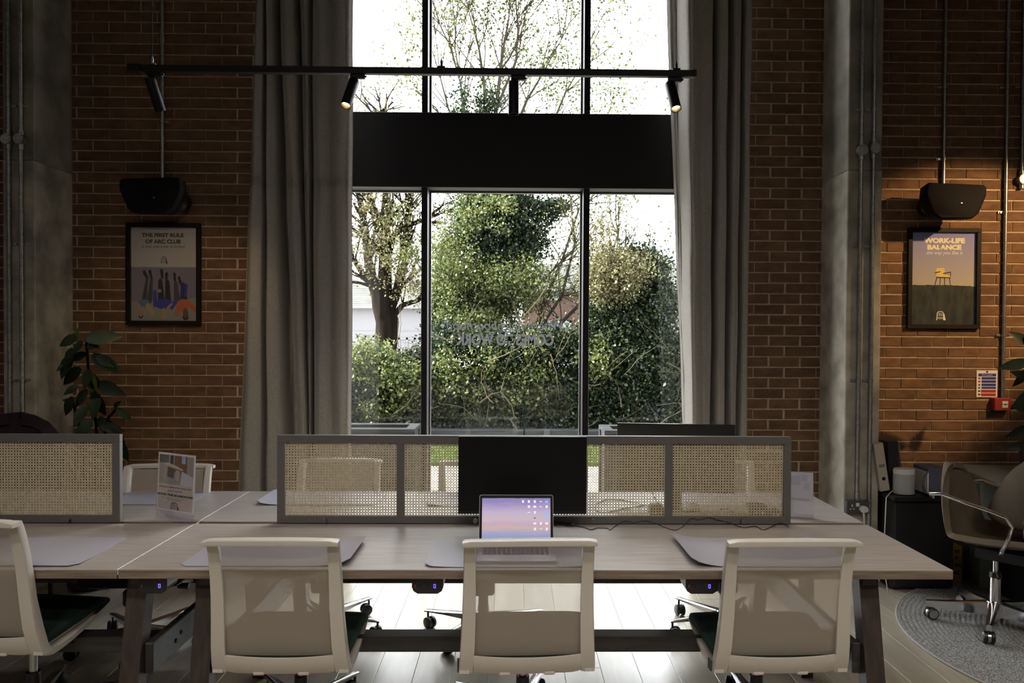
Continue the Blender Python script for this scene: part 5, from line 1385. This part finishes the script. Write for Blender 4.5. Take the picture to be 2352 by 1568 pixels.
# tree on the left with the thick forked trunk
Y1_ = 17.0
def tree(label, x, y, name='tree'):
    return thing(name, label, 'tree', (x, y, -.15), group=None)
b0_ = at(878, 1010, Y1_)
t1 = tree('tree with a thick forked trunk and thin autumn leaves, outside the left bay', b0_.x, Y1_)
g = MB(); P1 = lambda x, y, dy=0: tuple(at(x, y, Y1_+dy))
g.tube([(b0_.x, Y1_, -.2), P1(880, 900), P1(886, 800), P1(890, 740), P1(880, 700), P1(872, 650)], [.34, .27, .24, .25, .24, .20], 12, cap=False)
rng = random.Random(3)
limbs = [([P1(880, 705), P1(860, 660), P1(846, 600), P1(838, 520), P1(822, 440)], .15), ([P1(882, 690), P1(885, 600), P1(884, 520), P1(888, 440), P1(886, 330)], .17), ([P1(890, 720), P1(915, 660), P1(925, 600), P1(940, 480), P1(948, 400)], .13),
         ([P1(886, 600), P1(905, 540), P1(930, 520), P1(965, 508), P1(1010, 490)], .09), ([P1(884, 560), P1(862, 500), P1(850, 450), P1(846, 400)], .10), ([P1(895, 735), P1(925, 700), P1(960, 690), P1(985, 650)], .07), ([P1(870, 665), P1(840, 640), P1(815, 600), P1(790, 560)], .08)]
tips = []
for q, r in limbs:
    g.tube(q, [r*(1-.16*i) for i in range(len(q))], 8, cap=False)
g.build('trunk', M_bark, t1)
g = MB()
for q, r in limbs:
    for k in range(1, len(q)):
        for _ in range(3):
            d = (Vector(q[k])-Vector(q[k-1])).normalized()+Vector((rng.gauss(0, .6), rng.gauss(0, .5), rng.gauss(0, .3)))
            tubes(g, q[k], d, r*.28, rng.uniform(.6, 1.1), 2, rng, tips, .6, .3, .2)
g.build('branches', M_bark, t1, kind='stuff', smooth=False)
C = along(tips, 8000, .13); quads('foliage', leaves(C, .105), LM_aut, t1); LD = .6
C = np.concatenate([blob(840, 560, 50, 110, Y1_-.6, .8, 1600, .2), blob(900, 590, 70, 70, Y1_-.5, .8, 2600, .2), blob(945, 640, 45, 60, Y1_-.7, .7, 1500, .2), blob(890, 490, 60, 50, Y1_-.5, .7, 1300, .2)])
quads('foliage', leaves(C, .10), LM_aut, t1)
quads('foliage', leaves(blob(930, 560, 60, 90, Y1_-.9, .6, 1500, .2), .10), LM_lime, t1); LD = 2.7

# ivy clad tree in the middle
Y2_ = 15.0
P2 = lambda x, y, dy=0: tuple(at(x, y, Y2_+dy))
b0_ = at(1130, 1000, Y2_)
t2 = tree('big ivy clad tree in the middle of the window, bare branches above', b0_.x, Y2_)
g = MB(); tips = []; rng = random.Random(8)
g.tube([(b0_.x, Y2_, -.2), P2(1125, 800), P2(1120, 600), P2(1115, 450), P2(1110, 330), P2(1108, 260)], [.30, .24, .20, .17, .13, .10], 10, cap=False)
limbs = [([P2(1115, 460), P2(1090, 350), P2(1065, 250), P2(1058, 190), P2(1045, 110)], .085), ([P2(1112, 400), P2(1120, 300), P2(1112, 190), P2(1100, 110), P2(1075, 20)], .085), ([P2(1115, 380), P2(1140, 250), P2(1150, 160), P2(1158, 100), P2(1172, 20)], .085),
         ([P2(1118, 430), P2(1170, 330), P2(1210, 230), P2(1240, 180), P2(1290, 90)], .075), ([P2(1118, 470), P2(1190, 400), P2(1250, 330), P2(1300, 210), P2(1330, 160)], .075), ([P2(1115, 420), P2(1060, 320), P2(1030, 250), P2(1012, 180), P2(1000, 80)], .05),
         ([P2(1150, 160), P2(1172, 130), P2(1186, 100), P2(1200, 30)], .04), ([P2(1058, 190), P2(1035, 110), P2(1012, 60), P2(995, 10)], .035), ([P2(1140, 250), P2(1185, 140), P2(1190, 70), P2(1182, -40)], .05), ([P2(1125, 470), P2(1200, 440), P2(1270, 400), P2(1330, 380)], .06), ([P2(1125, 600), P2(1220, 560), P2(1290, 480), P2(1330, 470)], .05), ([P2(1128, 720), P2(1200, 690), P2(1270, 620), P2(1330, 560)], .055)]
g.build('trunk', M_bark, t2); g = MB()
for q, r in limbs: g.tube(q, [r*.62*(1-.2*i) for i in range(len(q))], 7, cap=False)
g.build('limbs', M_twig, t2, kind='stuff')
g = MB()
for q, r in limbs:
    for k in range(1, len(q)):
        for _ in range(3):
            d = (Vector(q[k])-Vector(q[k-1])).normalized()*1.3+Vector((rng.gauss(0, .5), rng.gauss(0, .4), rng.gauss(0, .25)))
            tubes(g, q[k], d, max(r*.2, .013), rng.uniform(.8, 1.3), 3, rng, tips, .5, .28, .3, (2, 3), 4, .55)
g.build('branches', M_twig, t2, kind='stuff', smooth=False)
C = along(tips, 15000, .11); quads('foliage', leaves(C, .108), LM_lime, t2)
IV = [(1125, 470, 75, 50, 2600), (1090, 530, 48, 50, 1900), (1150, 540, 80, 60, 3000), (1100, 610, 85, 60, 3200), (1060, 640, 60, 70, 2400), (1180, 620, 70, 60, 2600), (1110, 700, 110, 60, 3600), (1040, 710, 60, 60, 2000), (1200, 520, 60, 50, 1600), (1250, 480, 50, 22, 800), (1215, 560, 50, 35, 1000), (1190, 455, 50, 26, 900), (1035, 590, 30, 40, 600),
      (1062, 240, 16, 45, 320), (1122, 235, 20, 38, 500), (1118, 380, 40, 60, 900)]
C = np.concatenate([blob(a_, b_, c_, d_, Y2_-.3, max(.5, c_*.008), n_, .35) for a_, b_, c_, d_, n_ in IV]); quads('ivy', leaves(C, .105), LM_ivy, t2)
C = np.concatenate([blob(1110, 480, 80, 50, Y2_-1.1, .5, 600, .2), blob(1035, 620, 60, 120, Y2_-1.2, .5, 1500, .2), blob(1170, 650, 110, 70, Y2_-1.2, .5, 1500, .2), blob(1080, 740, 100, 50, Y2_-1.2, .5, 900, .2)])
quads('sunlit_tone_leaves', leaves(C, .095), LM_lime, t2)  # lime leaves over dark ivy: sunlight on the foliage put into leaf colour
# slender autumn tree right of it, in front of the house
P3 = lambda x, y, dy=0: tuple(at(x, y, 14.0+dy))
b0_ = at(1262, 1000, 14.0)
t3 = tree('slender pale branched tree with thin leaves, right of the ivy clad tree', b0_.x, 14.0)
g = MB(); tips = []; rng = random.Random(21)
stems = [([P3(1262, 1000), P3(1250, 880), P3(1225, 800), P3(1240, 720), P3(1290, 600), P3(1330, 480)], .055), ([P3(1240, 860), P3(1290, 740), P3(1340, 690), P3(1400, 640)], .04), ([P3(1225, 800), P3(1180, 740), P3(1120, 690), P3(1060, 640)], .035), ([P3(1262, 950), P3(1320, 850), P3(1360, 740), P3(1390, 620), P3(1420, 540)], .045), ([P3(1235, 760), P3(1290, 680), P3(1320, 560), P3(1310, 450)], .035)]
for q, r in stems: g.tube(q, [r*(1-.14*i) for i in range(len(q))], 6, cap=False)
g.build('trunk', M_twig, t3)
g = MB()
for q, r in stems:
    for k in range(1, len(q)):
        for _ in range(4):
            d = (Vector(q[k])-Vector(q[k-1])).normalized()+Vector((rng.gauss(0, .6), rng.gauss(0, .4), rng.gauss(0, .4)))
            tubes(g, q[k], d, .014, rng.uniform(.5, 1.1), 2, rng, tips, .6, .35, .15, (2, 3), 4, .5)
g.build('branches', M_twig, t3, kind='stuff', smooth=False)
quads('foliage', leaves(along(tips, 6500, .10), .075), LM_lime, t3)
# ivy mound with bare sapling, right bay
Y4_ = 13.2; P4 = lambda x, y, dy=0: tuple(at(x, y, Y4_+dy))
b0_ = at(1450, 1000, Y4_)
t4 = tree('dense ivy covered mound tree outside the right bay, bare twigs on top', b0_.x, Y4_)
g = MB(); tips = []; rng = random.Random(5)
g.tube([(b0_.x, Y4_, -.2), P4(1445, 850), P4(1425, 700), P4(1412, 600)], [.16, .13, .09, .05], 8, cap=False); g.build('trunk', M_bark, t4)
g = MB()
for k, (x, y) in enumerate(((1412, 600), (1420, 600), (1405, 590), (1430, 600), (1440, 610), (1500, 600))):
    for _ in range(2): tubes(g, P4(x, y), (rng.uniform(-.5, .6), 0, 1), .016, rng.uniform(.35, .6), 3, rng, tips, .40, .22, .35, (2, 3), 4, .55)
g.build('branches', M_twig, t4, kind='stuff', smooth=False)
IV = [(1420, 640, 75, 65, 3000), (1480, 640, 60, 60, 2600), (1470, 600, 45, 35, 1200), (1400, 720, 60, 70, 2400), (1470, 720, 75, 65, 3200), (1515, 690, 40, 50, 1500), (1440, 800, 90, 70, 3600), (1505, 800, 45, 70, 1700), (1420, 890, 80, 70, 3000), (1500, 900, 70, 80, 3400), (1550, 940, 45, 60, 1500), (1535, 780, 22, 24, 350), (1480, 960, 90, 45, 2500)]
C = np.concatenate([blob(a_, b_, c_, d_, Y4_, max(.45, c_*.008), n_, .45) for a_, b_, c_, d_, n_ in IV]); quads('ivy', leaves(C, .095), LM_ivy, t4)
C = np.concatenate([blob(1400, 640, 70, 65, Y4_-.7, .4, 2200, .2), blob(1450, 620, 60, 40, Y4_-.6, .4, 900, .2), blob(1375, 560, 40, 70, Y4_-.5, .4, 500, .2)]); quads('sunlit_tone_leaves', leaves(C, .08), LM_aut, t4)  # paler autumn leaves stand in for sunlight on the ivy front
quads('foliage', leaves(along(tips, 500, .05), .05), LM_aut, t4)
# hanging branch with leaves at the top of the right bay and centre bay
# ---------------- hedge along the sleepers
t5 = thing('hedge', 'tangled dark green ivy hedge behind the timber edging', 'hedge', (0, 12.9, -.15))
HB = []
hx = 640
while hx < 1720:
    top = 850 if hx < 980 else (800 if hx < 1350 else 830)
    HB.append((hx, 900+rg.uniform(-15, 15), 60, 75+rg.uniform(-10, 20), 1600)); HB.append((hx+20, top+rg.uniform(-25, 25), 50, 45, 1100)); HB.append((hx, 965, 60, 40, 900)); hx += 62
C = np.concatenate([blob(a_, b_, c_, d_, 13.0, .5, int(n_*1.0), .4) for a_, b_, c_, d_, n_ in HB]); quads('ivy', leaves(C, .10), LM_ivy, t5)
C = np.concatenate([blob(850, 830, 60, 45, 12.5, .4, 1500, .3), blob(920, 870, 60, 45, 12.4, .4, 900, .3), blob(1040, 860, 50, 60, 12.5, .3, 500, .2), blob(1180, 850, 120, 90, 12.6, .3, 900, .2), blob(1380, 830, 40, 60, 12.5, .3, 350, .2), blob(880, 940, 90, 30, 12.6, .3, 500, .2)]); quads('sunlit_tone_leaves', leaves(C, .10), LM_lime, t5)  # yellow-green leaves carry the hedge's sun highlights in their colour
g = MB(); rng = random.Random(12)
for k in range(120):
    x = rng.uniform(820, 1560); y = rng.uniform(780, 985); q = [Vector(at(x, y, rng.uniform(12.3, 12.9)))]; d = Vector((rng.uniform(-1, 1), rng.uniform(-.2, .2), rng.uniform(-.7, .9))).normalized()
    for _ in range(6):
        d = (d+Vector((rng.gauss(0, .22), rng.gauss(0, .1), rng.gauss(0, .22)))).normalized(); q.append(q[-1]+d*rng.uniform(.08, .18))
    g.tube(q, [.0065-.0007*i for i in range(7)], 4, cap=False)
for q in ([(1102, 925), (1128, 905), (1150, 900), (1158, 870), (1165, 850)], [(1150, 900), (1175, 930), (1182, 960)], [(1255, 660), (1235, 690), (1200, 730), (1160, 850)], [(905, 950), (935, 930), (960, 890), (985, 850)], [(1120, 830), (1160, 815), (1190, 800), (1215, 770)], [(1170, 960), (1190, 990)], [(1000, 770), (1025, 780), (1045, 778)]):
    g.tube([at(x, y, 12.2) for x, y in q], [.012-.002*i for i in range(len(q))], 5, cap=False)
g.build('bare_twigs', mat('pale bare twig', (.045, .038, .026), .9, spec=0), t5, kind='stuff', smooth=False)  # foreground twigs in a paler brown than the tree branches
t6 = thing('garden_fence', 'dark timber fence behind the hedge', 'fence', (0, 13.8, -.15))
M_fen = mat('dark fence board', (.012, .012, .012), .9, spec=0)
for k in range(52):
    x = -6.2+k*.24; MB().bev(x, x+.232, 13.78+.01*(k % 2), 13.80+.01*(k % 2), -.15, 1.05+.01*(k % 3), .003).build('fence_board', M_fen, t6)

# ---------------- houses behind
M_tile = mat('pale weathered roof tile', (.06, .063, .058), .9, c2=(.09, .093, .085), scale=3, spec=0); M_hb = mat('house brick', (.035, .023, .019), .9, c2=(.055, .038, .032), scale=20, spec=0); M_hw = mat('white render', (.12, .12, .13), .8, spec=0); M_hwin = mat('dark house window', (.05, .06, .08), .2)
def house(label, px0, px1, Y, py_e, py_r, py_b, wallm, wins, D=5.0, low=None):
    a = at(px0, py_e, Y); b = at(px1, py_e, Y); x0, x1 = a.x, b.x; ze = a.z; zr = at(px0, py_r, Y+D/2).z
    t = thing('house', label, 'house', ((x0+x1)/2, Y+D/2, -.15), group='houses beyond the trees')
    MB().box(x0, x1, Y, Y+D, -.15, ze).build('walls', wallm, t, smooth=False)
    if low: MB().box(x0-.01, x1+.01, Y-.03, Y, -.15, at(px0, low, Y).z).build('rendered_band', M_hw, t, smooth=False)
    g = MB(); n = 16
    for k in range(n):
        u0, u1 = k/n, (k+1)/n; za = ze+(zr-ze)*u0; zb_ = ze+(zr-ze)*u1; ya = Y-.25+(D/2+.25)*u0; yb = Y-.25+(D/2+.25)*u1
        g.add([(x0-.2, ya, za), (x1+.2, ya, za), (x1+.2, yb, zb_-.02), (x0-.2, yb, zb_-.02), (x0-.2, ya, za-.05), (x1+.2, ya, za-.05)], [(0, 1, 2, 3), (4, 5, 1, 0)])
    g.add([(x0-.2, Y+D/2, zr), (x1+.2, Y+D/2, zr), (x1+.2, Y+D+.2, ze), (x0-.2, Y+D+.2, ze)], [(0, 1, 2, 3)])
    g.add([(x0, Y, ze), (x0, Y+D, ze), (x0, Y+D/2, zr-.05)], [(0, 1, 2)]).add([(x1, Y, ze), (x1, Y+D, ze), (x1, Y+D/2, zr-.05)], [(0, 1, 2)])
    g.build('roof', M_tile, t, smooth=False)
    MB().bev(x0-.2, x1+.2, Y-.30, Y-.22, ze-.12, ze-.02, .01).build('gutter', M_hw, t)
    for wx0, wy0, wx1, wy1 in wins:
        p = at(wx0, wy0, Y-.02); q = at(wx1, wy1, Y-.02); fw = .07
        g = MB()
        g.box(p.x, q.x, Y-.06, Y, p.z-fw, p.z); g.box(p.x, q.x, Y-.06, Y, q.z, q.z+fw); g.box(p.x, p.x+fw, Y-.06, Y, q.z, p.z); g.box(q.x-fw, q.x, Y-.06, Y, q.z, p.z); m_ = (p.x+q.x)/2; g.box(m_-fw/2, m_+fw/2, Y-.06, Y, q.z, p.z)
        w_ = g.build('window', M_hw, t, smooth=False); MB().box(p.x, q.x, Y-.02, Y-.005, q.z, p.z).build('pane', M_hwin, w_, smooth=False)
house('brick house with a pale tiled roof behind the right half of the window', 1205, 1700, 26, 662, 606, 900, M_hb, ((1238, 736, 1272, 762), (1276, 736, 1312, 762), (1250, 668, 1290, 690), (1420, 700, 1470, 740)), low=790)
house('white house with a brick band behind the trees at the left', 690, 985, 28, 700, 640, 900, M_hw, ((820, 770, 860, 800), (915, 775, 955, 805)), low=760)
# white gable at the right
p = at(1524, 690, 20); q = at(1640, 802, 20)
t = thing('outbuilding', 'plain white rendered outbuilding behind the ivy mound at the right', 'house', ((p.x+q.x)/2, 21.5, -.15))
MB().box(p.x, q.x, 20, 23, -.15, p.z).build('walls', M_hw, t, smooth=False)
MB().box(p.x-.1, q.x+.1, 19.9, 23.1, p.z, p.z+.06).build('roof_edge', M_sleep, t, smooth=False)
